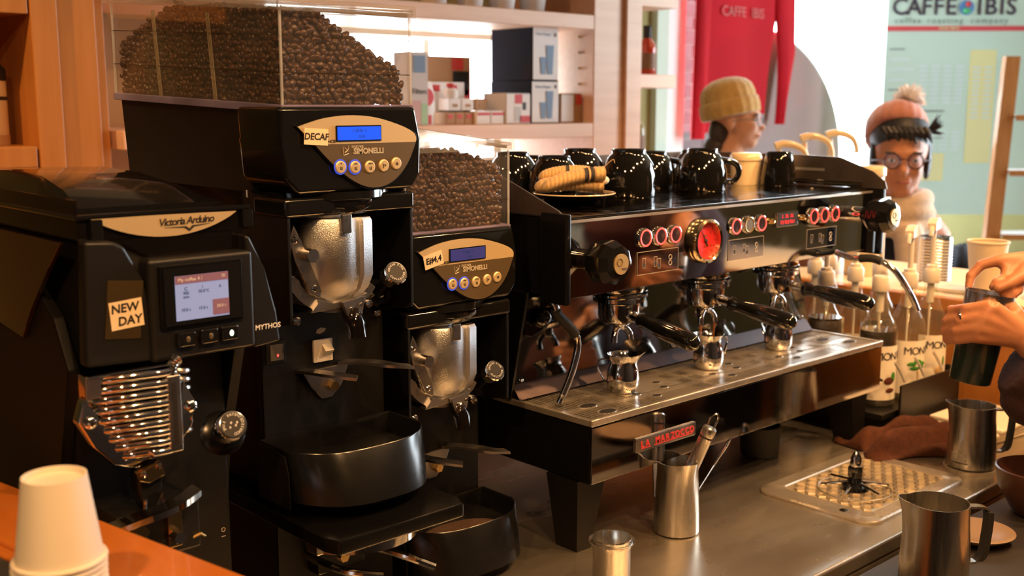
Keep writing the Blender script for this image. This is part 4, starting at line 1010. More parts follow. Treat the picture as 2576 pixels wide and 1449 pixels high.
# dosing cup
t = thing('dosing_cup', 'small steel dosing cup with a flared collar on the counter', 'dosing cup', (1.192, 1.072, 0))
obj('cup', B().lathe([(0, 0), (.027, 0), (.0285, .002), (.0285, .076), (.030, .078), (.030, .091), (.0288, .091), (.0288, .079), (.0272, .076), (.0272, .004), (0, .003)], (1.192, 1.072, 0), 44), brushed, t, 50)
obj('collar', B().lathe([(.0302, .082), (.0345, .084), (.0355, .0865), (.0345, .0865), (.0302, .0845)], (1.192, 1.072, 0), 44), brushed, t, 50)
# water spill and crumbs are left to the worktop material

# ---------------------------------------------------------------- pitcher rinser let into the counter
rn = thing('pitcher_rinser', 'square steel pitcher rinser with hexagon grate and spoked spinner', 'rinser', (1.91, 1.07, 0))
O = lambda n_, b_, m_, p_=rn, s_=35: obj(n_, b_, m_, p_, s_)
def rrect(x0, x1, y0, y1, r_, z, n_=6):
    P = []
    for cx_, cy_, a in ((x1 - r_, y0 + r_, -90), (x1 - r_, y1 - r_, 0), (x0 + r_, y1 - r_, 90), (x0 + r_, y0 + r_, 180)):
        P += [(p[0], p[1], z) for p in arc(cx_, cy_, r_, r_, a, a + 90, n_)]
    return P
rx0, rx1, ry0, ry1 = 1.728, 2.096, .942, 1.192
O('plate', B().loft([rrect(rx0, rx1, ry0, ry1, .035, .0003), rrect(rx0, rx1, ry0, ry1, .035, .004), rrect(rx0 + .003, rx1 - .003, ry0 + .003, ry1 - .003, .033, .0062),
                     rrect(rx0 + .048, rx1 - .03, ry0 + .03, ry1 - .03, .014, .0058), rrect(rx0 + .051, rx1 - .033, ry0 + .033, ry1 - .033, .012, .0035)], True, True), steel_tray)
gx0, gx1, gy0, gy1 = rx0 + .052, rx1 - .034, ry0 + .034, ry1 - .034
O('basin', B().box(gx0, gx1, gy0, gy1, .0036, .0046), mat('basin_steel', (.8, .7, .5), .35, .8, rnoise=(30, .25, .45)))
b = B(); s_ = .0135; hx = s_ * 1.5; hy = s_ * math.sqrt(3); i = 0
x = gx0 + s_
while x < gx1 - s_ * .7:
    y = gy0 + hy / 2 + (hy / 2 if i % 2 else 0)
    while y < gy1 - hy * .35:
        o_ = [(x + s_ * .98 * math.cos(k * PI / 3), y + s_ * .98 * math.sin(k * PI / 3)) for k in range(6)]
        n_ = [(x + s_ * .86 * math.cos(k * PI / 3), y + s_ * .86 * math.sin(k * PI / 3)) for k in range(6)]
        b.loft([[(*p, .0048) for p in o_], [(*p, .0085) for p in o_], [(*p, .0088) for p in n_], [(*p, .0048) for p in n_]], False, False)
        y += hy
    x += hx; i += 1
O('hex_grate', b, steel_tray)
sx, sy = 1.862, 1.055
O('spinner_ring', B().torus((sx, sy, .0095), .068, .002, (0, 0, 1), 48, 8), steel_tray)
O('spinner_base', B().lathe([(.0, .0090), (.026, .009), (.024, .016), (.015, .022), (.012, .034), (.0, .034)], (sx, sy, 0), 28), blkg)
O('spinner_hub', B().lathe([(.0135, .034), (.0145, .036), (.0145, .052), (.012, .055), (.0, .055)], (sx, sy, 0), 8), blkg)
O('nozzle', B().lathe([(.0105, .055), (.011, .058), (.010, .072), (.006, .080), (.004, .084), (0, .084)], (sx, sy, 0), 20), chrome)
for k in range(6):
    a = k * PI / 3 + .25; p = V((math.cos(a), math.sin(a), 0)); c = V((sx, sy, .024))
    O('spoke', B().tube([c + p * .012, c + p * .064 + V((0, 0, -.006))], [.0032, .0028], 10), chrome)
O('plate_bolt', B().lathe([(0, .0082), (.006, .0078), (.0085, .0062)], (rx0 + .025, ry0 + .07, 0), 18), enamel)
# brown towel: a crumpled heap of folds
bt_m = mat('brown_terry', (.085, .022, .006), .95, noise=(90, (.055, .013, .004), .35, .7), bump=(450, 1.))
def crumple(name, cx_, cy_, lx, ly, ang, H, m, label, cat, seed):
    rnd = random.Random(seed); ph = [rnd.uniform(0, 6.3) for _ in range(6)]
    nx, ny = 54, 40; vs = []; fs = []
    ca, sa = math.cos(ang), math.sin(ang)
    for i in range(nx + 1):
        for j in range(ny + 1):
            u = i / nx * 2 - 1; v = j / ny * 2 - 1
            edge = max(0, 1 - (abs(u) ** 3.2)) ** .6 * max(0, 1 - abs(v) ** 3.2) ** .6
            rid = .48 + .40 * math.sin(v * 7.5 + 1.8 * math.sin(u * 2.4 + ph[0]) + ph[1]) + .16 * math.sin(u * 4 + v * 3 + ph[2]) + .07 * math.sin(u * 11 - v * 7 + ph[3])
            z = .002 + edge * H * max(.14, rid)
            x = u * lx / 2 * (1 + .08 * math.sin(v * 4 + ph[4])); y = v * ly / 2 * (1 + .12 * math.sin(u * 5 + ph[5]))
            vs.append((x * ca - y * sa, x * sa + y * ca, z))
    I = lambda i, j: i * (ny + 1) + j
    for i in range(nx):
        for j in range(ny): fs.append((I(i, j), I(i + 1, j), I(i + 1, j + 1), I(i, j + 1)))
    me = bpy.data.meshes.new(name); me.from_pydata(vs, [], fs); me.shade_smooth(); me.materials.append(m)
    o = bpy.data.objects.new(name, me); COL.objects.link(o); o.location = (cx_, cy_, 0)
    sd_ = o.modifiers.new('s', 'SOLIDIFY'); sd_.thickness = .004; sd_.offset = 1
    return tag(o, label, cat)
crumple('towel', 2.212, 1.128, .26, .15, aR + .25, .058, bt_m, 'crumpled brown terry towel beside the steel rinser', 'towel', 5)
# pale folded cloths
for k in range(4):
    zz = .001 + k * .0095
    solo('folded_napkin', B().obox((2.45 + .006 * (k % 2), 1.085 - .004 * k, zz + .0045), (.20, .17, .0088), (0, 0, -.12 + .03 * k), .0035), mat('white_cotton', (.82, .74, .62), .95, bump=(400, .5)) if k == 0 else bpy.data.materials['white_cotton'],
         ['lowest white folded cloth in the stack beside the steel pitcher', 'white folded cloth second from the bottom of the stack', 'white folded cloth just under the top of the stack', 'topmost white folded cloth in the stack beside the steel pitcher'][k], 'napkin', (2.45, 1.085, zz), 'stack of folded white cloths')
# round dark foot object under the machine
t = thing('knock_box', 'round black knock box standing under the espresso machine', 'knock box', (1.93, 1.32, 0))
obj('tub', B().lathe([(0, 0), (.036, 0), (.040, .004), (.043, .05), (.0435, .066), (.040, .068), (.037, .05), (.034, .01), (0, .008)], (1.93, 1.32, 0), 32), rubber, t)
obj('knock_bar', B().cyl((1.893, 1.32, .058), (1.967, 1.32, .058), .006, n=12), chrome, t)

# ---------------------------------------------------------------- low cart under the counter edge
t = thing('utility_cart', 'dark utility cart with boards in front of the steel counter', 'cart', (1.95, .6, -.9))
obj('top', B().box(1.49, 2.08, .36, .845, -.012, .007, .004), mat('dark_cart_top', (.03, .026, .024), .4), t)
for (x, y) in ((1.52, .39), (2.05, .39), (1.52, .815), (2.05, .815)): obj('leg', B().box(x - .015, x + .015, y - .015, y + .015, -.9, -.0125), blk, t)
obj('shelf', B().box(1.5, 2.07, .37, .835, -.62, -.60), blk, t)
solo('cutting_board', B().obox((1.80, .55, .017), (.30, .17, .018), (0, 0, .15), .004), mat('dull_board', (.3, .17, .08), .6, noise=(4, (.24, .13, .06), .3, .7)), 'dull wooden board lying on the dark cart', 'board', (1.80, .55, .008))
t = thing('bowl', 'brown glazed bowl standing on the dark cart by the counter', 'bowl', (1.990, .765, .008))
obj('plate', B().lathe([(0, .004), (.035, .004), (.038, 0), (.042, .002), (.07, .05), (.076, .085), (.073, .086), (.066, .05), (.03, .012), (0, .011)], (1.990, .765, .008), 40), mat('brown_glaze', (.075, .028, .016), .3), t, 50)
t = thing('saucer', 'tan saucer on the dark cart behind the pitcher handle', 'saucer', (1.79, .785, .008))
obj('plate', B().lathe([(0, .004), (.03, .004), (.032, 0), (.036, .002), (.058, .013), (.062, .017), (.059, .018), (.035, .009), (0, .008)], (1.79, .785, .008), 40), mat('pale_glaze', (.28, .19, .12), .35), t, 50)

# ---------------------------------------------------------------- stack of paper cups
CX, CY = .333, .946
rim_r, base_r, hh = .0378, .0268, .078
cupb = None
for k in range(9):
    z = .2965 + k * .0056
    if cupb is None:
        t = thing('paper_cup', 'white paper cup upturned in the stack on the wooden bar', 'paper cup', (CX, CY, z), 'paper cups stacked on the bar')
        prof = [(rim_r - .001, .002), (base_r, hh), (base_r - .0015, hh), (base_r - .0008, hh - .006), (0, hh - .0065), (0, hh - .0072), (base_r - .0016, hh - .0068), (rim_r - .002, .002)]
        obj('wall', B().lathe(prof, (CX, CY, z), 48), paper, t, 40)
        obj('rolled_rim', B().torus((CX, CY, z + .0024), rim_r, .0023, (0, 0, 1), 48, 8), paper, t)
        cupb = t
    else:
        dup(cupb, (CX + random.uniform(-.0006, .0006), CY + random.uniform(-.0006, .0006), z))
cups_top = [o for o in bpy.data.objects if o.name.startswith('paper_cup') and o.type == 'EMPTY']
cups_top[-1]['label'] = 'white paper cup, topmost of the upturned stack on the wooden bar'

# ================================================================ syrup bottles and rack
rk = thing('bottle_rack', 'black bottle rack with steel rods holding the syrup bottles', 'rack', (2.38, 1.35, 0))
O = lambda n_, b_, m_, p_=rk, s_=35: obj(n_, b_, m_, p_, s_)
O('shelf', B().box(2.21, 2.535, 1.195, 1.66, .045, .058, .002), blk)
O('front_wall', B().box(2.262, 2.535, 1.180, 1.186, .002, .118, .002), blk)
O('side_wall', B().box(2.256, 2.2615, 1.180, 1.66, .002, .044, .001), blk)
O('side_wall', B().box(2.5355, 2.541, 1.180, 1.66, .002, .118, .001), blk)
for x in (2.288, 2.375, 2.462): O('rod', B().cyl((x, 1.187, .122), (x - .012, 1.195, .150), .0032, n=10).cyl((x - .012, 1.195, .150), (x - .03, 1.197, .168), .0032, n=10), mat('rod_steel', (.75, .72, .66), .35, .6) if not bpy.data.materials.get('rod_steel') else bpy.data.materials['rod_steel'])
O('rod', B().cyl((2.212, 1.20, .135), (2.25, 1.62, .25), .003, n=8), blk)
leafg = mat('leaf_green', (.05, .25, .03), .6); choc = mat('chocolate_brown', (.12, .035, .02), .5); cherry = mat('cherry_red', (.5, .03, .02), .5); tanp = mat('print_tan', (.62, .42, .2), .6)
GLASS = [(0, 0.001), (.036, .001), (.0405, .004), (.042, .010), (.042, .165), (.040, .180), (.033, .196), (.024, .212), (.018, .232), (.0155, .250), (.0150, .278)]
def syrup(x, y, z, level, syr, label, art, pump, face):
    t = thing('syrup_bottle', label, 'bottle', (x, y, z), 'syrup bottles in the rack')
    K = lambda n_, b_, m_, p_=t, s_=50: obj(n_, b_, m_, p_, s_)
    K('glass', B().lathe(GLASS, (x, y, z), 32), glass)
    pr = [(max(0, r_ - .0018), h + .001) for r_, h in GLASS if h <= level]
    lr = pr[-1][0]
    K('syrup', B().lathe(pr + [(lr, level), (0, level)], (x, y, z), 32), syr)
    # paper label wrapped round the front
    rl = .0424; n_ = 20; A = [face - 1.25 + 2.5 * i / n_ for i in range(n_ + 1)]
    lb = K('label', B().loft([[(x + rl * math.cos(a), y + rl * math.sin(a), z + h) for a in A] for h in (.018, .142)], closed=False), label_w)
    for i, c in enumerate('MONIN'):
        a = face + (i - 1.4) * .42
        text(c, .0255, (x + (rl + .0005) * math.cos(a), y + (rl + .0005) * math.sin(a), z + .118), (-math.sin(a), math.cos(a), 0), (0, 0, 1), ink, lb, .0002)
    def blob(da, h, ra, rb_, m): 
        a = face + da; K('print', B().ell((x + rl * math.cos(a), y + rl * math.sin(a), z + h), (ra, .0012, rb_), 12, 6, MX.Rotation(a + PI / 2, 4, 'Z')), m, lb)
    if art == 'cherry':
        for da, h in ((-.3, .092), (.3, .088), (-.2, .078), (.25, .1)): blob(da, h, .009, .005, leafg)
        blob(0, .088, .006, .007, cherry); blob(.1, .096, .005, .006, cherry)
    elif art == 'palm':
        for da, h in ((-.35, .088), (0, .094), (.35, .088), (-.2, .078), (.22, .08)): blob(da, h, .011, .005, leafg)
        blob(.03, .062, .0025, .016, tanp); blob(-.1, .042, .012, .007, leafg); blob(.3, .045, .006, .006, tanp)
    elif art == 'choc': blob(0, .062, .013, .009, choc); blob(.32, .07, .008, .012, leafg); blob(.1, .04, .012, .006, choc)
    else: blob(0, .058, .012, .010, tanp); blob(.3, .08, .004, .012, leafg); blob(.1, .04, .012, .005, tanp)
    K('neck_wrap', B().lathe([(.0185, .262), (.0195, .264), (.0195, .292), (.0165, .296), (.0, .296)], (x, y, z), 24), white_p)
    K('dip_tube', B().lathe([(.0025, .02), (.0025, .212), (.0085, .215), (.0085, .262)], (x, y, z), 14), white_p)
    if pump:
        K('pump_stem', B().lathe([(.014, .296), (.013, .303), (.006, .305), (.0055, .300 + pump)], (x, y, z), 16), white_p)
        hz = z + .300 + pump; f_ = face - .9; dx, dy = math.cos(f_), math.sin(f_)
        K('pump_head', B().loft([[(x + dx * s - dy * w_, y + dy * s + dx * w_, hz + h) for w_, h in ((-.010, 0), (.010, 0), (.010, hh_), (-.010, hh_))] for s, hh_ in ((-.028, .012), (-.014, .026), (.010, .026), (.034, .016))]), white_p)
        K('pump_nozzle', B().tube([(x + dx * .026, y + dy * .026, hz + .008), (x + dx * .036, y + dy * .036, hz + .004), (x + dx * .040, y + dy * .040, hz - .012)], [.008, .006, .005], 12), white_p)
    return t
dsy = mat('dark_syrup', (.012, .006, .005), .1, coat=.6); amb = clear('amber_syrup', (.93, .72, .36), .6, .03, .05, (.8, .55, .2)); pale_s = clear('pale_syrup', (.97, .92, .78), .6, .03, .05, (.8, .7, .5))
fc_ = math.atan2(-.75, -.66)
syrup(2.289, 1.258, .058, .174, dsy, 'syrup bottle with dark syrup below its neck and chocolate art label', 'choc', 0, fc_ + .35)
syrup(2.390, 1.243, .058, .06, pale_s, 'nearly clear syrup bottle with palm tree label and white pump', 'palm', .078, fc_ + .35)
syrup(2.488, 1.240, .058, .13, amb, 'amber syrup bottle with vanilla coloured label and white pump', 'van', .088, fc_ + .35)
syrup(2.268, 1.385, .058, .188, dsy, 'black syrup bottle with cherry and leaf label behind the drip tray', 'cherry', .05, fc_ + .25)
syrup(2.300, 1.520, .058, .12, amb, 'amber syrup bottle at the back of the rack by the mirror panel', 'van', .06, fc_ + .25)
syrup(2.375, 1.372, .058, .10, pale_s, 'pale syrup bottle in the middle row under the steam knob', 'palm', .07, fc_ + .3)
syrup(2.478, 1.365, .058, .16, dsy, 'dark syrup bottle in the middle row behind the amber one', 'choc', .13, fc_ + .3)
syrup(2.405, 1.500, .058, .11, amb, 'amber syrup bottle in the rear row of the rack', 'van', .12, fc_ + .3)
syrup(2.500, 1.520, .058, .10, pale_s, 'pale syrup bottle at the far rear corner of the rack', 'van', .05, fc_ + .3)
# small sauce bottle in front of the rack
t = thing('sauce_bottle', 'small dark sauce bottle with white label before the rack', 'bottle', (2.225, 1.205, 0))
obj('bottle', B().lathe([(0, 0), (.024, 0), (.026, .004), (.026, .034), (.024, .040), (.0, .041)], (2.225, 1.165, .0), 28), dsy, t, 50)
obj('label', B().lathe([(.0264, .012), (.0264, .031)], (2.225, 1.165, 0), 28), label_w, t)
# tall sauce pumps behind the machine, standing on the ledge
def sauce(x, y, top, ang, label):
    z = .2725; t = thing('sauce_pump', label, 'pump bottle', (x, y, z), 'cream sauce pumps on the service counter')
    K = lambda n_, b_, m_: obj(n_, b_, m_, t, 50)
    H = top - z
    K('bottle', B().lathe([(0, 0), (.040, 0), (.044, .004), (.044, H * .55), (.040, H * .62), (.022, H * .68), (.020, H * .72), (0, H * .72)], (x, y, z), 32), choc)
    K('cap', B().lathe([(.024, H * .70), (.026, H * .71), (.026, H * .78), (.012, H * .80), (.009, H * .82), (.007, H * .95)], (x, y, z), 24), cream)
    dx, dy = math.cos(ang), math.sin(ang)
    P = spline([(x - dx * .012, y - dy * .012, top - .008), (x + dx * .01, y + dy * .01, top - .001), (x + dx * .04, y + dy * .04, top - .004), (x + dx * .066, y + dy * .066, top - .018), (x + dx * .078, y + dy * .078, top - .042), (x + dx * .079, y + dy * .079, top - .06)], 5)
    K('spout', B().tube(P, [.012 - .0045 * min(1, i / 18) for i in range(len(P))], 14), cream)
for (x, y, tp_, lb) in ((2.675, 1.80, .626, 'cream pump spout behind the beanie wearer\'s side of the rail, shortest of three'), (2.80, 1.80, .645, 'cream pump spout between two others behind the bronze rail'), (2.935, 1.80, .652, 'tallest cream pump spout behind the bronze side rail')):
    sauce(x, y, tp_, aR, lb)
t = thing('lidded_jar', 'white lidded jar on the service counter behind the bronze rail', 'jar', (2.765, 1.58, .2725))
obj('jar', B().lathe([(0, 0), (.046, 0), (.048, .004), (.048, .268), (.046, .27), (0, .27)], (2.765, 1.58, .2725), 32), cream, t, 50)
obj('lid', B().lathe([(.050, .2705), (.052, .273), (.052, .292), (.046, .298), (0, .299)], (2.765, 1.58, .2725), 32), cream, t, 50)
# dark tall bottle standing among the syrups
t = thing('brown_bottle', 'slim brown glass bottle among the syrup bottles', 'bottle', (2.255, 1.615, .058))
obj('glass', B().lathe([(0, 0), (.026, 0), (.028, .004), (.028, .20), (.024, .225), (.013, .255), (.0125, .31), (.0145, .312), (.0145, .325), (0, .326)], (2.255, 1.61, .058), 28), mat('brown_glass', (.05, .018, .008), .1, coat=.5), t, 50)

# ---------------------------------------------------------------- service counter things
t = thing('paper_cup', 'large cream paper cup on the service counter beside the hands', 'paper cup', (2.655, 1.185, .2725))
obj('wall', B().lathe([(0, .003), (.032, .003), (.032, 0), (.033, 0), (.047, .135), (.046, .135), (.0315, .006), (0, .006)], (2.655, 1.185, .2725), 44), mat('cream_paper', (.86, .72, .5), .7), t, 50)
obj('rolled_rim', B().torus((2.655, 1.185, .2725 + .135), .0468, .0028, (0, 0, 1), 44, 8), bpy.data.materials['cream_paper'], t)
t = thing('ribbed_canister', 'grey ribbed metal canister behind the syrup pumps', 'canister', (2.79, 1.385, .2725))
prof = [(0, 0), (.04, 0)]
for i in range(14): prof += [(.042, .004 + i * .008), (.044, .007 + i * .008), (.042, .010 + i * .008)]
obj('can', B().lathe(prof + [(.041, .12), (.038, .12), (.038, .02), (0, .02)], (2.79, 1.385, .2725), 32), brushed, t, 50)
solo('paper_pad', B().obox((2.70, 1.30, .2775), (.11, .15, .008), (0, 0, .1), .001), paper, 'pad of white paper on the service counter', 'paper pad', (2.70, 1.30, .2735))
solo('receipt_box', B().obox((2.76, 1.05, .30), (.12, .12, .052), (0, 0, .1), .004), mat('grey_plastic', (.35, .3, .26), .5), 'small grey box on the service counter by the cup', 'box', (2.76, 1.05, .2735))

# ---------------------------------------------------------------- goods on the shelves
navy = mat('navy_card', (.012, .010, .014), .8, spec=.05, noise=(4, (.03, .016, .010), .45, .8)); pic = mat('picture_blue', (.16, .24, .36), .6); redp = mat('red_print', (.6, .05, .05), .6); brownc = mat('brown_card', (.42, .24, .12), .75); greyc = mat('grey_card', (.55, .53, .53), .7); greenp = mat('green_print', (.35, .55, .35), .7); pinkp = mat('pink_print', (.55, .36, .36), .7)
def box_(x0, x1, y0, y1, z0, z1, m, label, face=None, cat='box', grp='boxed goods on the lower shelf', prints=()):
    t = thing('product_box', label, cat, ((x0 + x1) / 2, (y0 + y1) / 2, z0), grp)
    obj('carton', B().box(x0, x1, y0, y1, z0, z1, .0015, 1), m, t)
    if face: obj('front_face', B().box(x0 + .003, x1 - .001, y0 - .0008, y0 - .0001, z0 + .003, z1 - .003), face, t)
    for (u0, u1, v0, v1, mm) in prints:
        wx, wz = x1 - x0, z1 - z0
        obj('print', B().box(x0 + u0 * wx, x0 + u1 * wx, y0 - .0016, y0 - .0009, z0 + v0 * wz, z0 + v1 * wz), mm, t)
    return t
def glass_print(t, cx_, z0, s, y):
    for (dx, h, w_) in ((-.012, .05, .022), (.016, .085, .026)):
        obj('print', B().prism([(cx_ + (dx - w_ * .4) * s, z0), (cx_ + (dx + w_ * .4) * s, z0), (cx_ + (dx + w_ * .62) * s, z0 + h * s), (cx_ + (dx - w_ * .62) * s, z0 + h * s)], y - .0018, y - .0010, 'y'), pic, t)
SZ = .6755
t = box_(2.425, 2.545, 2.545, 2.735, SZ, SZ + .132, navy, 'navy carton with glass picture, lower of the stacked pair', cardw)
glass_print(t, 2.487, SZ + .015, 1.0, 2.544); text('Clever Dripper', .011, (2.475, 2.5432, SZ + .113), (1, 0, 0), (0, 0, 1), pic, t); text('*', .03, (2.53, 2.5432, SZ + .108), (1, 0, 0), (0, 0, 1), navy, t)
t = box_(2.432, 2.545, 2.548, 2.74, SZ + .1325, SZ + .300, navy, 'navy carton with glass picture, upper of the stacked pair', cardw)
glass_print(t, 2.49, SZ + .152, 1.05, 2.547); text('Clever Dripper', .011, (2.478, 2.5462, SZ + .275), (1, 0, 0), (0, 0, 1), pic, t); text('*', .03, (2.53, 2.5462, SZ + .268), (1, 0, 0), (0, 0, 1), navy, t)
box_(2.318, 2.420, 2.545, 2.65, SZ, SZ + .093, greyc, 'grey carton with a dark kettle picture and red print', cardw, prints=((.36, .66, .66, .96, redp), (.56, .98, .05, .26, redp), (.33, .6, .08, .55, greyc), (.68, .82, .45, .7, ink)))
box_(2.552, 2.652, 2.545, 2.63, SZ, SZ + .094, brownc, 'small brown carton with a white cup picture', None, prints=((.05, .60, .05, .95, cardw), (.72, .98, .62, .95, redp)))
for i, (x, z, lb) in enumerate(((2.205, 0, 'white card tea box beside the kettle carton'), (2.262, 0, 'white card tea box second from the kettle carton'))):
    box_(x, x + .054, 2.55, 2.62, SZ, SZ + .040, cardw, lb, None, prints=((.08, .95, .66, .86, redp),))
for i, x in enumerate((2.094, 2.131, 2.168)): box_(x, x + .035, 2.56, 2.62, SZ, SZ + .036, brownc, ['small brown tea box next to the red disc bag', 'small brown tea box in the middle of the brown row', 'small brown tea box next to the white tea boxes'][i], None, prints=((.2, .7, .5, .8, redp),))
for i, x in enumerate((2.118, 2.168, 2.222)): box_(x, x + .047, 2.575, 2.625, SZ + .0405, SZ + .076, cardw if i != 2 else brownc, ['white box with a cut-out window stacked on brown tea boxes', 'white box with a cut-out window at the middle of the stack', 'brown box with a cut-out window stacked on white tea boxes'][i], None, prints=((.3, .7, .3, .55, brownc),))
for i, x in enumerate((2.098, 2.165)): box_(x, x + .062, 2.632, 2.70, SZ, SZ + .125, cardw, ['white box with red band behind the small lidded pot', 'white box with red band before the large brown carton'][i], None, prints=((.05, .5, .78, .93, redp),))
box_(2.12, 2.315, 2.705, 2.80, SZ, SZ + .205, brownc, 'large brown carton with a black dripper picture and red print', None, prints=((.60, .84, .80, .97, redp), (.62, .95, .42, .78, ink), (.66, .92, .06, .3, ink), (.80, .98, .3, .5, redp)))
box_(1.935, 2.005, 2.53, 2.60, SZ, SZ + .205, greyc, 'tall grey filter carton reading Filters beside the hopper', None, prints=((.25, .85, .72, .95, pic), (.05, .6, .02, .34, pinkp), (.62, .95, .02, .30, greenp)))
t = [o for o in bpy.data.objects if o.get('label', '').startswith('tall grey filter')][0]
text('Filters', .021, (1.974, 2.5285, SZ + .095), (1, 0, 0), (0, 0, 1), ink, t)
t = thing('bag', 'white bag with a red disc beside the filter carton', 'bag', (2.045, 2.60, SZ), None)
obj('pouch', B().loft([[(2.045 + .034 * k * math.cos(q), 2.60 + .025 * k2 * math.sin(q), SZ + h) for q in [2 * PI * j / 20 for j in range(20)]] for h, k, k2 in ((0.0005, .95, 1), (.05, 1, 1), (.09, 1, .8), (.118, .85, .4), (.125, .8, .1))]), cardw, t)
obj('disc', B().cyl((2.035, 2.574, .755), (2.035, 2.579, .755), .026, n=24), redp, t)
obj('tag', B().box(2.018, 2.05, 2.572, 2.576, SZ + .002, SZ + .028), redp, t)
t = thing('lidded_pot', 'small pot with red lid knob among the boxes', 'pot', (2.135, 2.60, SZ + .0765))
# on the tea boxes
obj('pot', B().lathe([(0, 0), (.018, 0), (.022, .008), (.022, .022), (.015, .03), (0, .031)], (2.145, 2.60, SZ + .0762), 20), cardw, t, 50)
obj('knob', B().lathe([(.004, .03), (.012, .036), (.012, .044), (0, .045)], (2.145, 2.60, SZ + .0762), 16), redp, t)
# upper shelf: white cups/bags cut by the frame
for i, (x, lb) in enumerate(((2.24, 'white paper bucket on the upper shelf near the middle'), (2.37, 'white paper bucket on the upper shelf between two others'), (2.50, 'white paper bucket on the upper shelf by the column'), (2.10, 'white paper bucket on the upper shelf above the boxes'))):
    t = thing('paper_bucket', lb, 'bucket', (x, 2.62, 1.0155), 'white buckets on the upper shelf')
    obj('wall', B().lathe([(0, 0), (.034, 0), (.036, .002), (.055, .13), (.057, .132), (.054, .133), (.035, .006), (0, .005)], (x, 2.62, 1.0155), 32), cardw, t, 50)
    obj('band', B().lathe([(.0445, .06), (.0485, .085)], (x, 2.62, 1.0157), 32), brownc, t)
# bottles on the end shelves
def sauceb(x, y, z, m, cap, label):
    t = thing('bottle', label, 'bottle', (x, y, z))
    obj('glass', B().lathe([(0, 0), (.03, 0), (.032, .003), (.032, .085), (.028, .105), (.014, .125), (.0125, .15), (0, .151)], (x, y, z), 28), m, t, 50)
    obj('cap', B().lathe([(.014, .126), (.015, .128), (.0145, .166), (.013, .169), (0, .17)], (x, y, z), 20), cap, t, 50)
    obj('label', B().lathe([(.0324, .02), (.0324, .075)], (x, y, z), 28), mat('bottle_label_dark', (.2, .1, .05), .6) if not bpy.data.materials.get('bottle_label_dark') else bpy.data.materials['bottle_label_dark'], t)
sauceb(3.035, 2.60, .8355, mat('red_sauce', (.45, .04, .015), .2, coat=.5), ink, 'red sauce bottle with black neck on the end shelf')
sauceb(2.985, 2.60, .5325 + .02, mat('olive_oil', (.2, .16, .03), .2, coat=.5), ink, 'olive green bottle with black cap by the shelf column')
solo('end_shelf_box', B().box(2.93, 3.06, 2.53, 2.83, .4405, .552, .002), brownc, 'brown box under the olive bottle on the end shelf', 'box', (2.99, 2.68, .4405))
# left shelf: tumbler, white box
t = thing('travel_tumbler', 'cream travel tumbler with black lid and band on the left shelf', 'tumbler', (.835, 2.62, .6455))
obj('body', B().lathe([(0, 0), (.052, 0), (.056, .004), (.056, .165), (0, .166)], (.82, 2.62, .6455), 32), mat('tumbler_cream', (.75, .6, .38), .35), t, 50)
obj('band', B().lathe([(.0565, .098), (.0565, .106)], (.82, 2.62, .6455), 32), ink, t)
obj('lid', B().lathe([(.057, .140), (.057, .166), (.045, .178), (0, .179)], (.82, 2.62, .6455), 32), ink, t, 50)
obj('foot', B().lathe([(.0572, .0), (.0572, .022)], (.82, 2.62, .6455), 32), brownc, t)
t = thing('storage_box', 'white box on the lower left shelf behind the grinder', 'box', (.78, 2.65, .2905))
obj('tub', B().box(.60, .894, 2.52, 2.80, .2905, .560, .006), cardw, t)
obj('lid', B().box(.59, .8945, 2.51, 2.81, .5601, .5905, .006), cardw, t)

# ================================================================ far side of the room
# hanging menu banner
mintb = mat('banner_mint', (.62, .86, .76), .7, noise=(1.2, (.66, .9, .8), .3, .7)); yel = mat('banner_yellow', (.86, .88, .46), .7); navyt = mat('banner_navy', (.05, .035, .07), .6); bluet = mat('banner_pale', (.74, .92, .95), .7); greyt = mat('banner_grey', (.3, .42, .38), .7); redb = mat('banner_red', (.75, .09, .11), .6)
bA = V((4.895, 2.735, 0)); bB = V((5.40, 2.24, 0)); bx = (bB - bA).normalized(); bn = bx.cross(V((0, 0, 1))); bw = (bB - bA).length
if bn.dot(V((0, 0, 0)) - bA) < 0: bn = -bn
mb = thing('menu_banner', 'pale green hanging menu banner with red stripe and yellow columns', 'banner', (bA.x, bA.y, .2))
def bq(name, u0, u1, z0, z1, m, lift, th=.002):
    P = [bA + bx * u0 + bn * lift, bA + bx * u1 + bn * lift, bA + bx * u1 + bn * (lift + th), bA + bx * u0 + bn * (lift + th)]
    return obj(name, B().prism([(p.x, p.y) for p in P], z0, z1, 'z'), m, mb)
bq('cloth', 0, bw, .215, 1.42, mintb, 0, .004)
bq('stripe', 0, bw, 1.072, 1.094, redb, .0045)
bq('yellow_column', .395, .515, .46, .985, yel, .0045)
bq('yellow_column', .20, .30, .375, .505, yel, .0045)
def btext(s, size, u, z, m, sp_=1.0, al='LEFT'):
    p = bA + bx * u + bn * .0075
    text(s, size, (p.x, p.y, z), bx, (0, 0, 1), m, mb, .0004, al, 0, 'lettering', sp_, None, .012)
for i, (c, u) in enumerate((('C', .020), ('A', .088), ('F', .155), ('F', .210), ('E', .265), ('I', .410), ('B', .445), ('I', .512), ('S', .545))): btext(c, .105, u, 1.178, navyt)
btext('coffee', .037, .035, 1.118, greyt, 1.35); btext('roasting', .037, .185, 1.118, greyt, 1.35); btext('company', .037, .385, 1.118, greyt, 1.35); btext('DRINK MENU', .016, .24, 1.083, yel)
gl = bA + bx * .362 + bn * .008
globe = obj('globe_emblem', B().cyl(gl + V((0, 0, 1.178)), gl + bn * .003 + V((0, 0, 1.178)), .034, n=32), mat('globe_blue', (.12, .35, .75), .5), mb)
obj('globe_land', B().ell(gl + bn * .004 + V((0, 0, 1.162)), (.018, .018, .013), 12, 8), mat('globe_green', (.08, .5, .2), .5), mb)
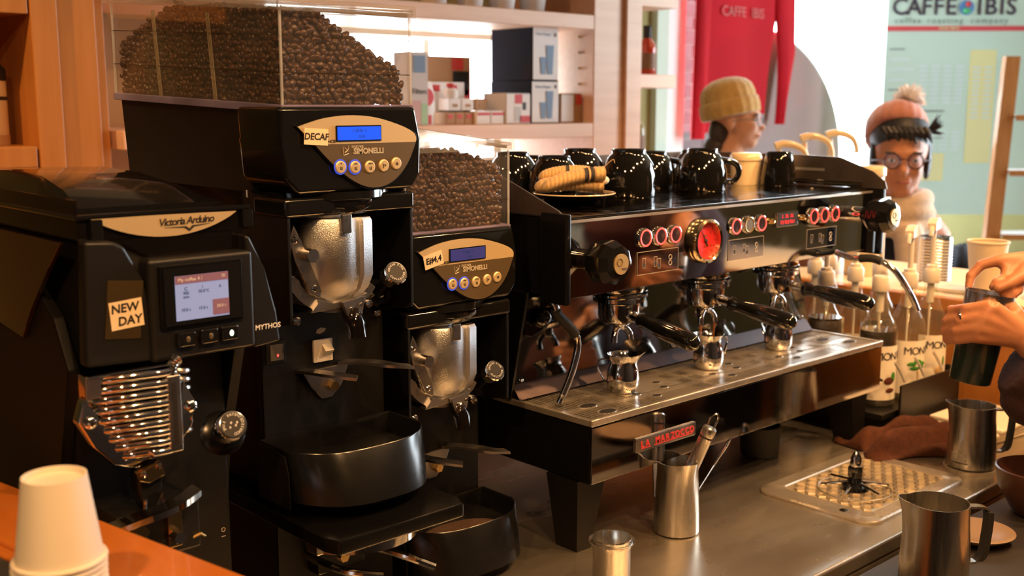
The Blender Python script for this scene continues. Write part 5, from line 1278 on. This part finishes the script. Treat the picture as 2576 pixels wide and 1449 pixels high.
obj('globe_land', B().ell(gl + bn * .004 + bx * .006 + V((0, 0, 1.192)), (.012, .012, .014), 12, 8), redp, mb)
for i in range(11): bq('text_line', .02 + .002 * (i % 3), .09 + .012 * ((i * 7) % 5), .985 - i * .047, .993 - i * .047, bluet if i % 4 else greyt, .0046, .001)
for c in range(4):
    for i in range(9): bq('text_line', .165 + c * .056, .20 + c * .056, .905 - i * .021, .915 - i * .021, bluet, .0046, .001)
    for i in range(5): bq('text_line', .165 + c * .056, .20 + c * .056, .60 - i * .02, .609 - i * .02, bluet, .0046, .001)
for c in range(2):
    for i in range(12): bq('text_line', .41 + c * .055, .445 + c * .055, .90 - i * .021, .908 - i * .021, bluet, .0068, .001)
for z in (.70, .575, .70): bq('text_line', .165, .29, z, z + .006, greyt, .0046, .001)
# red garment hanging in the window
redc = mat('red_cloth', (.66, .002, .018), .9, noise=(3, (.52, .001, .012), .3, .7))
sh_ = thing('red_sweater', 'red long sleeved sweater hanging in front of the window', 'sweater', (4.0, 2.945, .6))
def cloth(name, L_, R_, z0, z1, y, m, parent, amp=.012, n_=26, k=12):
    rg = []
    for i in range(n_ + 1):
        v = i / n_; z = z0 + (z1 - z0) * v; a = L_(v); c = R_(v); fr_ = []; bk = []
        for j in range(k + 1):
            u = j / k; x = a + (c - a) * u
            th = .018 * math.sin(PI * u) ** .5 + .002
            w_ = amp * math.sin(u * 9 + v * 2) * (1 - .5 * v)
            fr_.append((x, y - th + w_, z)); bk.append((x, y + th + w_, z))
        rg.append(fr_ + bk[::-1])
    return obj(name, B().loft(rg), m, parent, 60)
cloth('body', lambda v: 3.735 + .035 * v, lambda v: 4.245 + .12 * v ** 2, .615, 1.33, 2.945, redc, sh_, .008)
cloth('sleeve', lambda v: 4.325 + .012 * math.sin(v * 5) - .03 * v, lambda v: 4.37 + .09 * min(1, v * 1.8) - .03 * v, .645, 1.22, 2.93, redc, sh_, .004, 20, 8)
cloth('sleeve', lambda v: 3.715 + .01 * v, lambda v: 3.80 + .02 * v, .59, 1.24, 2.93, redc, sh_, .004, 20, 8)
fp_ = mat('faded_print', (.75, .2, .2), .8)
for s_, x in (('CAFFE', 3.965), ('IBIS', 4.135)): text(s_, .06, (x, 2.918, 1.12), (1, 0, 0), (0, 0, 1), fp_, sh_, .001)
obj('hanger', B().tube([(4.06, 2.945, 1.33), (4.06, 2.945, 1.9)], .004, 8), chrome, sh_)
# arched grey panel on the window sill beside it
ar = thing('arched_panel', 'grey arched panel standing in the window beside the red sweater', 'panel', (4.6, 3.0, -.38))
ac = lambda a: (4.20 + .762 * math.cos(math.radians(a)), .46 + .61 * math.sin(math.radians(a)))
obj('board', B().prism([(4.14, -.379), (4.962, -.379)] + [ac(a) for a in range(0, 91, 6)] + [(4.14, 1.07)], 2.990, 3.006, 'y'), mat('dusty_grey', (.36, .27, .27), .55, noise=(3, (.44, .26, .25), .4, .7)), ar)
obj('edge_trim', B().tube([(4.962, 2.998, -.37)] + [(ac(a)[0], 2.998, ac(a)[1]) for a in range(0, 91, 6)], .010, 8), mat('pale_edge', (.6, .66, .62), .5), ar)
# ladder shelf
ld = thing('ladder_shelf', 'orange wood ladder shelf with white boards by the banner', 'shelf', (4.6, 1.9, -.9))
t0, t1 = V((4.70, 2.055, .93)), V((4.36, 1.985, -.895))
px_ = V((.45, -.42, 0))
def rail(p, q, w_=.03):
    d_ = (q - p).normalized(); s = V((.7357, -.677, 0)) * w_; n2 = V((.677, .7357, 0)) * .018
    return B().loft([[p - s - n2, p + s - n2, p + s + n2, p - s + n2], [q - s - n2, q + s - n2, q + s + n2, q - s + n2]])
obj('rail', rail(t0, t1), wood, ld); obj('rail', rail(t0 + px_, t1 + px_), wood, ld)
for z in (.69, .465, .205, -.1, -.4):
    k = (t0.z - z) / (t0.z - t1.z); p = t0 + (t1 - t0) * k; s = px_.normalized()
    n2 = V((.677, .7357, 0)) * .13
    obj('board', B().prism([(q.x, q.y) for q in (p + s * .034 - n2 * .2, p + px_ - s * .034 - n2 * .2, p + px_ - s * .034 + n2, p + s * .034 + n2)], z - .012, z, 'z'), white_trim, ld)
    obj('board_edge', B().prism([(q.x, q.y) for q in (p + s * .034 - n2 * .25, p + px_ - s * .034 - n2 * .25, p + px_ - s * .034 - n2 * .205, p + s * .034 - n2 * .205)], z - .022, z + .001, 'z'), wood, ld)
struct('baseboard_right', B().box(5.585, 5.5999, 1.5, 3., -.9, -.78), white_trim)
# street outside
struct('ground_outside', B().box(-6, 20, 3.2, 30, -1.1, -1.0), mat('pale_pavement', (.7, .7, .7), .9))

# ================================================================ people
skin = mat('skin', (.56, .25, .13), .5, noise=(25, (.5, .2, .1), .3, .7), sss=.15, bump=(220, .15))
skin2 = mat('skin_pale', (.58, .30, .18), .5, noise=(25, (.52, .25, .14), .3, .7), sss=.12)
hairm = mat('dark_hair', (.03, .018, .012), .55, bump=(150, .8))
hairb = mat('black_hair', (.008, .008, .012), .5, bump=(150, .8))
def fuse(name, b, m, parent, voxel, it=6):
    """one continuous skin over overlapping forms"""
    o = obj(name, b, m, parent, 0)
    md = o.modifiers.new('r', 'REMESH'); md.mode = 'VOXEL'; md.voxel_size = voxel
    sm = o.modifiers.new('s', 'SMOOTH'); sm.iterations = it; sm.factor = .5
    dg = bpy.context.evaluated_depsgraph_get(); dg.update()
    me = bpy.data.meshes.new_from_object(o.evaluated_get(dg)); o.modifiers.clear(); old = o.data; o.data = me; bpy.data.meshes.remove(old)
    me.shade_smooth(); return o
def head_form(b, c, yaw, s=1.0, pitch=0.):
    """skull, jaw, nose, brow, lips and ears; local +x is the facing direction"""
    T = MX.Translation(c) @ MX.Rotation(yaw, 4, 'Z') @ MX.Rotation(pitch, 4, 'Y') @ MX.Scale(s, 4)
    E_ = lambda p, r_, rot=None: b.ell((0, 0, 0), (1, 1, 1), 20, 14, T @ MX.Translation(p) @ (rot or MX()) @ MX.Diagonal((*r_, 1)))
    E_((-.012, 0, .035), (.098, .076, .085)); E_((.03, 0, -.02), (.062, .060, .075)); E_((.052, 0, -.078), (.032, .034, .030)); E_((.02, 0, -.06), (.055, .052, .045))
    E_((.080, 0, .022), (.014, .045, .012)); E_((.088, 0, -.008), (.012, .010, .028)); E_((.100, 0, -.024), (.015, .014, .012))
    E_((.086, 0, -.050), (.011, .023, .006)); E_((.084, 0, -.060), (.010, .020, .007)); E_((.062, .034, -.022), (.025, .018, .022)); E_((.062, -.034, -.022), (.025, .018, .022))
    for sg in (-1, 1): E_((-.006, sg * .076, -.01), (.018, .008, .032))
    return T
def body_form(b, base, top, sw, face, dp=.115):
    """torso from hips to shoulders and two legs; face is the facing angle"""
    x, y = base; f = V((math.cos(face), math.sin(face), 0)); s = V((-f.y, f.x, 0)); c = V((x, y, 0))
    H = top + .9
    rings = []
    for k, w_, d_ in ((.50, .165, dp * .95), (.58, .160, dp), (.70, .150, dp * .95), (.84, .175, dp), (.93, sw * .98, dp * .85), (.975, sw * .75, dp * .6), (1.0, .07, .065)):
        z = -.9 + H * k
        rings.append([c + s * (w_ * math.cos(q)) + f * (d_ * math.sin(q)) + V((0, 0, z)) for q in [2 * PI * j / 24 for j in range(24)]])
    b.loft(rings)
    for sg in (-1, 1):
        b.tube([c + s * sg * .085 + V((0, 0, -.9 + H * .53)), c + s * sg * .09 + V((0, 0, -.9 + H * .30)), c + s * sg * .09 + V((0, 0, -.84))], [.085, .062, .045], 14)
        b.ell(c + s * sg * .09 + f * .05 + V((0, 0, -.865)), (.07, .07, .034), 14, 8)
    return c, f, s
def person(label, base, face, headc, yaw, sk, s=1.0, sw=.19):
    t = thing('person', label, 'person', (base[0], base[1], -.9))
    b = B(); body_form(b, base, headc[2] - .15, sw, face)
    hc = V(headc)
    b.tube([(base[0], base[1], headc[2] - .22), hc + V((0, 0, -.06))], [.058, .050], 18)
    T = head_form(b, hc, yaw, s)
    fuse('body', b, sk, t, .008, 3)
    return t, T
def jacket(t, base, face, top, sw, m, arms):
    b = B(); x, y = base; f = V((math.cos(face), math.sin(face), 0)); s = V((-f.y, f.x, 0)); c = V((x, y, 0)); H = top + .9; dp = .135
    rings = []
    for k, w_, d_ in ((.48, .19, dp), (.58, .185, dp), (.70, .18, dp), (.84, .20, dp), (.93, sw * 1.06, dp * .9), (.975, sw * .82, dp * .72), (1.0, .085, .085)):
        z = -.9 + H * k
        rings.append([c + s * (w_ * math.cos(q)) + f * (d_ * math.sin(q)) + V((0, 0, z)) for q in [2 * PI * j / 24 for j in range(24)]])
    b.loft(rings)
    for a in arms: b.tube([V(p) for p in a], [.075, .068, .055, .048][:len(a)], 14)
    return fuse('jacket', b, m, t, .010, 3)
def trousers(t, base, face, top, m):
    b = B(); x, y = base; f = V((math.cos(face), math.sin(face), 0)); s = V((-f.y, f.x, 0)); c = V((x, y, 0)); H = top + .9
    b.loft([[c + s * (.178 * math.cos(q)) + f * (.13 * math.sin(q)) + V((0, 0, -.9 + H * k)) for q in [2 * PI * j / 20 for j in range(20)]] for k in (.46, .56)])
    for sg in (-1, 1): b.tube([c + s * sg * .085 + V((0, 0, -.9 + H * .5)), c + s * sg * .09 + V((0, 0, -.9 + H * .28)), c + s * sg * .09 + V((0, 0, -.85))], [.098, .078, .062], 14)
    return fuse('trousers', b, m, t, .012, 3)
jeans = mat('dark_trousers', (.03, .035, .05), .9)
R_ = V((.7357, -.677, 0)); Tn = V((-.677, -.7357, 0)); U_ = V((0, 0, 1))
# --- person in the mustard beanie, looking to picture right
hc = V((3.545, 2.585, .672)); yaw1 = math.atan2(-.677 - .45 * .7357, .7357 - .45 * .677)
p1, T1 = person('person in a mustard knit beanie and glasses before the red sweater', (3.50, 2.62), yaw1, hc, yaw1, skin2)
beanie = mat('mustard_knit', (.52, .33, .10), .95, noise=(50, (.42, .26, .07), .35, .7), bump=(160, 1.), sheen=.6)
def cap_shape(T, prof, tilt, off, m, name, t, ribs=0, amp=.0):
    b = B(); n_ = 48 if not ribs else ribs * 4
    rg = []
    for r_, h in prof:
        rg.append([T @ MX.Translation(off) @ MX.Rotation(tilt, 4, 'Y') @ V((r_ * 1.12 * math.cos(q) * (1 + amp * math.sin(ribs * q)), r_ * .92 * math.sin(q) * (1 + amp * math.sin(ribs * q)), h)) for q in [2 * PI * j / n_ for j in range(n_)]])
    return obj(name, b.loft(rg, True, True), m, t, 60)
bn_ = cap_shape(T1, [(.090, .0), (.094, .04), (.094, .07), (.087, .098), (.07, .118), (.042, .132), (.012, .137)], -.22, (-.022, 0, .028), beanie, 'beanie', p1, 18, .018)
cap_shape(T1, [(.0915, -.012), (.101, -.008), (.103, .02), (.101, .048), (.0955, .052)], -.22, (-.022, 0, .026), beanie, 'beanie_cuff', p1, 18, .02)
obj('hair', B().ell((0, 0, 0), (1, 1, 1), 16, 12, T1 @ MX.Translation((-.055, 0, -.045)) @ MX.Diagonal((.048, .072, .075, 1))).ell((0, 0, 0), (1, 1, 1), 16, 12, T1 @ MX.Translation((-.07, 0, -.10)) @ MX.Diagonal((.05, .075, .05, 1))), hairm, p1)
lensm = mat('bright_lens', (.6, .65, .75), .05, coat=1.)
def glasses(t, T, m):
    for sg in (-1, 1):
        b = B().torus((0, 0, 0), .021, .0022, (1, 0, 0), 24, 8); b.turn(T @ MX.Translation((.097, sg * .031, .004)) @ MX.Rotation(sg * .25, 4, 'Z')); obj('glasses_rim', b, m, t)
        b = B().lathe([(0, .0), (.020, .0)], (0, 0, 0), 20, (1, 0, 0)); b.turn(T @ MX.Translation((.097, sg * .031, .004)) @ MX.Rotation(sg * .25, 4, 'Z')); obj('glasses_lens', b, clear('lens', (.9, .9, .95), 1., .02, .1, (.6, .6, .8)) if not bpy.data.materials.get('lens') else bpy.data.materials['lens'], t)
        b = B().tube([(.09, sg * .052, .006), (.03, sg * .079, .004), (-.01, sg * .080, -.002)], .0018, 8); b.turn(T); obj('glasses_arm', b, m, t)
        b = B().ell((.0795, sg * .031, .005), (.0075, .0115, .0055), 14, 10); b.turn(T); obj('eye', b, mat('eye_white', (.7, .66, .62), .3) if not bpy.data.materials.get('eye_white') else bpy.data.materials['eye_white'], t)
        b = B().ell((.0852, sg * .031, .005), (.0028, .0046, .0046), 12, 8); b.turn(T); obj('iris', b, ink, t)
        b = B().ell((.083, sg * .032, .026), (.008, .019, .004), 12, 8); b.turn(T); obj('eyebrow', b, hairb, t)
    b = B().tube([(.099, -.012, .008), (.101, 0, .010), (.099, .012, .008)], .0018, 8); b.turn(T); obj('glasses_bridge', b, m, t)
    b = B().ell((.0905, 0, -.055), (.006, .022, .005), 14, 8); b.turn(T); obj('lips', b, mat('lips', (.42, .13, .10), .5) if not bpy.data.materials.get('lips') else bpy.data.materials['lips'], t)
glasses(p1, T1, mat('thin_frame', (.25, .25, .28), .3, .8))
jacket(p1, (3.50, 2.62), yaw1, .555, .20, mat('pale_jacket', (.62, .58, .56), .9, bump=(200, .4)), [[(3.36, 2.50, .40), (3.36, 2.42, .18), (3.46, 2.34, .0)], [(3.64, 2.74, .40), (3.66, 2.78, .18), (3.72, 2.66, -.02)]])
trousers(p1, (3.50, 2.62), yaw1, .515, jeans)
# --- person in the bobble hat, facing the camera
hc = V((3.475, 1.865, .548)); yaw2 = math.atan2(-.56, -.83) 
p2_, T2 = person('smiling person in a pink bobble hat, glasses and cream scarf', (3.52, 1.90), yaw2, hc, yaw2, skin, 1.17)
pink = mat('pink_knit', (.60, .26, .20), .95, noise=(60, (.52, .21, .16), .35, .7), bump=(160, 1.), sheen=.6)
cap_shape(T2, [(.086, -.004), (.093, .0), (.096, .02), (.093, .045), (.082, .066), (.058, .082), (.03, .090), (.005, .092)], -.62, (-.040, -.010, .066), pink, 'bobble_hat', p2_, 20, .012)
b = B(); rnd = random.Random(3)
for i in range(420):
    d_ = V((rnd.gauss(0, 1), rnd.gauss(0, 1), rnd.gauss(0, 1))).normalized(); c_ = T2 @ V((-.045, .020, .172))
    b.tube([c_, c_ + d_ * rnd.uniform(.042, .060)], [.006, .0012], 4)
o_ = obj('pompom', b, mat('white_fur', (.92, .88, .85), .95, sheen=.8), p2_)
b = B().ell((0, 0, 0), (1, 1, 1), 24, 16, T2 @ MX.Translation((-.028, 0, .066)) @ MX.Diagonal((.106, .085, .078, 1)))
for sg in (-1, 1): b.ell((0, 0, 0), (1, 1, 1), 14, 10, T2 @ MX.Translation((-.012, sg * .072, .008)) @ MX.Diagonal((.034, .014, .06, 1)))
for i in range(9):
    u = -.06 + i * .014; p = T2 @ V((.062, u, .092)); m_ = T2 @ V((.086 - abs(u) * .25, u + .01, .078)); q = T2 @ V((.084 - abs(u) * .3, u + .022, .058 + .008 * math.sin(i * 2.3))); b.tube([p, m_, q], [.013, .011, .002], 8)
for i in range(12):
    p = T2 @ V((.03, .070, .085)); q = T2 @ V((.03 + rnd.uniform(-.02, .02), .085 + rnd.uniform(.0, .03), .095 + rnd.uniform(-.02, .04))); b.tube([p, q], [.009, .001], 6)
obj('hair', b, hairb, p2_)
glasses(p2_, T2, mat('plum_frame', (.06, .02, .03), .3))
b = B().ell((.088, 0, -.0545), (.007, .015, .0025), 14, 8); b.turn(T2); obj('teeth', b, inkwhite, p2_)
navyj = mat('navy_coat', (.012, .016, .03), .9, bump=(200, .4))
jacket(p2_, (3.52, 1.90), yaw2, .335, .20, navyj, [[(3.38, 2.02, .24), (3.30, 2.02, .05), (3.22, 1.86, .02)], [(3.66, 1.78, .24), (3.70, 1.70, .06), (3.50, 1.60, .08), (3.36, 1.58, .14)]])
trousers(p2_, (3.52, 1.90), yaw2, .335, jeans)
scarf = mat('cream_knit', (.66, .52, .38), .95, noise=(60, (.58, .44, .3), .35, .7), bump=(180, 1.), sheen=.5)
b = B(); cN = V((3.49, 1.875, .37))
for k, (R0, r_, dz, ty) in enumerate(((.092, .034, 0, .10), (.086, .032, .042, -.12), (.098, .030, -.045, .02))):
    b.torus(cN + V((0, 0, dz)), R0, r_, (ty, .1, 1), 36, 14)
b.tube([cN + Tn * .10 + V((0, 0, -.03)), cN + Tn * .135 + R_ * .02 + V((0, 0, -.16)), cN + Tn * .14 + R_ * .0 + V((0, 0, -.32))], [.045, .058, .060], 14, True)
fuse('scarf', b, scarf, p2_, .007, 3)
# hand of that person resting near the counter
def hand(b, W_, K_, F_, thumb, wr=.026, fr_=.0088):
    """wrist W_, knuckles K_ (4), finger joints F_ (4 lists), thumb joints"""
    W_ = V(W_)
    for k in K_: b.tube([W_, (W_ + V(k)) * .5, V(k)], [wr * .85, wr * .62, fr_ * 1.3], 12)
    for a, c in zip(K_, K_[1:]): b.tube([V(a), V(c)], [fr_ * 1.25, fr_ * 1.2], 10); b.tube([(W_ + V(a)) * .5, (W_ + V(c)) * .5], [wr * .6] * 2, 10)
    for k, f in zip(K_, F_):
        pts = [V(k)] + [V(p) for p in f]; b.tube(pts, [fr_ * 1.2, fr_ * 1.05, fr_ * .95, fr_ * .8][:len(pts)], 10); b.ell(pts[-1], (fr_ * .8,) * 3, 10, 8)
        for p in pts[1:-1]: b.ell(p, (fr_ * 1.08,) * 3, 10, 8)
    pts = [V(p) for p in thumb]; b.tube([W_] + pts, [wr * .7, fr_ * 1.5, fr_ * 1.15, fr_ * .95][:len(pts) + 1], 10); b.ell(pts[-1], (fr_ * .95,) * 3, 10, 8)
hb_ = V((3.36, 1.575, .155)); q_ = lambda a, c, d_: hb_ + R_ * a + Tn * c + U_ * d_
b = B(); hand(b, q_(.02, 0, 0), [q_(-.05, .03, .02), q_(-.055, .035, .0), q_(-.052, .035, -.02), q_(-.045, .03, -.038)], [[q_(-.085, .04, .015), q_(-.095, .02, 0)], [q_(-.09, .045, -.006), q_(-.1, .02, -.02)], [q_(-.085, .04, -.028), q_(-.095, .02, -.04)], [q_(-.075, .035, -.046), q_(-.085, .02, -.056)]], [q_(-.02, .03, .04), q_(-.05, .035, .055)])
fuse('hand', b, skin, p2_, .005, 3)

# --- barista at the right edge: torso out of frame, two arms in view
bp_ = (2.34, .52); fb = math.atan2(.7, -.35)
ba = thing('person', 'barista in a plum shirt whose hands hold a dark tumbler', 'person', (bp_[0], bp_[1], -.9))
tumb_c = V((1.957, .880, 0))
Q = lambda r_, t_, u_: V((1.957, .880, .325)) + R_ * r_ + Tn * t_ + U_ * u_
b = B(); body_form(b, bp_, .50, .20, fb)
b.tube([(bp_[0], bp_[1], .42), (bp_[0] - .01, bp_[1] + .02, .60)], [.06, .052], 16)
head_form(b, V((bp_[0] - .02, bp_[1] + .04, .66)), fb)
fuse('body', b, skin, ba, .009, 3)
obj('hair', B().ell((bp_[0] + .005, bp_[1] + .02, .715), (.105, .105, .085), 20, 12), hairm, ba)
# arm holding the tumbler (back of the hand to the camera)
b = B()
kn_ = [Q(-.004, .056, .062), Q(-.017, .058, .042), Q(-.025, .056, .023), Q(-.028, .050, .006)]
fg = [[Q(-.041, .034, .052), Q(-.053, .004, .044), Q(-.044, -.024, .040)], [Q(-.050, .036, .032), Q(-.060, .004, .024), Q(-.048, -.026, .020)], [Q(-.054, .034, .013), Q(-.061, .004, .006), Q(-.049, -.025, .002)], [Q(-.050, .030, -.003), Q(-.056, .004, -.009), Q(-.046, -.020, -.012)]]
hand(b, Q(.060, .052, .006), kn_, fg, [Q(.047, .040, .045), Q(.049, .006, .058), Q(.030, -.034, .056)], .028, .0098)
b.tube([Q(.060, .052, .006), Q(.09, .055, -.028), Q(.16, .05, -.09), Q(.28, .02, -.12)], [.027, .029, .038, .042], 16)
fuse('hand', b, skin, ba, .0036, 5)
obj('ring', B().torus(Q(-.047, .036, .040), .0108, .0018, (Q(-.050, .036, .032) - Q(-.017, .058, .042)), 20, 8), chrome, ba)
# other arm reaching over the rim
b = B(); S_ = lambda r_, t_, u_: Q(r_, t_, u_)
kn_ = [S_(.046, -.045, .128), S_(.062, -.040, .118), S_(.070, -.030, .104), S_(.076, -.02, .092)]
fg = [[S_(.018, -.052, .118), S_(.000, -.050, .098), S_(-.006, -.042, .076)], [S_(.050, -.020, .100), S_(.032, -.012, .092), S_(.024, -.010, .084)], [S_(.060, -.010, .090), S_(.046, -.002, .082), S_(.038, -.0, .074)], [S_(.068, -.004, .080), S_(.056, .004, .074), S_(.050, .006, .066)]]
hand(b, S_(.118, -.05, .124), kn_, fg, [S_(.075, -.005, .105), S_(.048, .006, .094), S_(.026, .008, .085)], .028, .0095)
b.tube([S_(.118, -.05, .124), S_(.17, -.05, .128), S_(.30, -.03, .10)], [.028, .031, .040], 16)
fuse('hand', b, skin, ba, .0036, 5)
plum = mat('plum_cotton', (.032, .011, .015), .9, noise=(8, (.045, .017, .02), .35, .7), bump=(250, .6))
jk = jacket(ba, bp_, fb, .50, .20, mat('maroon_shirt', (.045, .007, .014), .85, bump=(250, .4)), [])
b = B()
b.tube([Q(.048, .052, -.048), Q(.090, .055, -.072), Q(.19, .050, -.115), Q(.29, .02, -.11), Q(.42, -.05, .02)], [.052, .064, .070, .066, .08], 20)
b.tube([Q(.030, .050, -.100), Q(.060, .055, -.105), Q(.17, .05, -.14)], [.022, .045, .055], 16)
fuse('sleeve', b, plum, ba, .006, 4)
b = B().tube([S_(.175, -.05, .128), S_(.30, -.03, .10), S_(.44, -.05, .10)], [.052, .062, .08], 18)
fuse('sleeve', b, plum, ba, .008, 4)
trousers(ba, bp_, fb, .50, jeans)
obj('apron', B().obox((bp_[0] + math.cos(fb) * .15, bp_[1] + math.sin(fb) * .15, -.12), (.006, .30, .62), (0, 0, fb), .002), mat('black_apron', (.015, .013, .012), .9), ba)
# dark tumbler held in that hand
tb = thing('tumbler', 'dark green tumbler with steel rim held by the barista', 'tumbler', Q(0, 0, -.085))
dT = (R_ * .16 + U_).normalized(); c0 = Q(-.010, 0, -.088)
obj('body', B().lathe([(0, 0), (.034, 0), (.036, .002), (.041, .135), (.0, .136)], c0, 36, dT), mat('dark_green_enamel', (.006, .018, .016), .25, coat=.4), tb, 50)
obj('steel_rim', B().lathe([(.0408, .1362), (.0424, .160), (.0424, .166), (.041, .166), (.039, .1362)], c0, 36, dT), brushed, tb, 50)
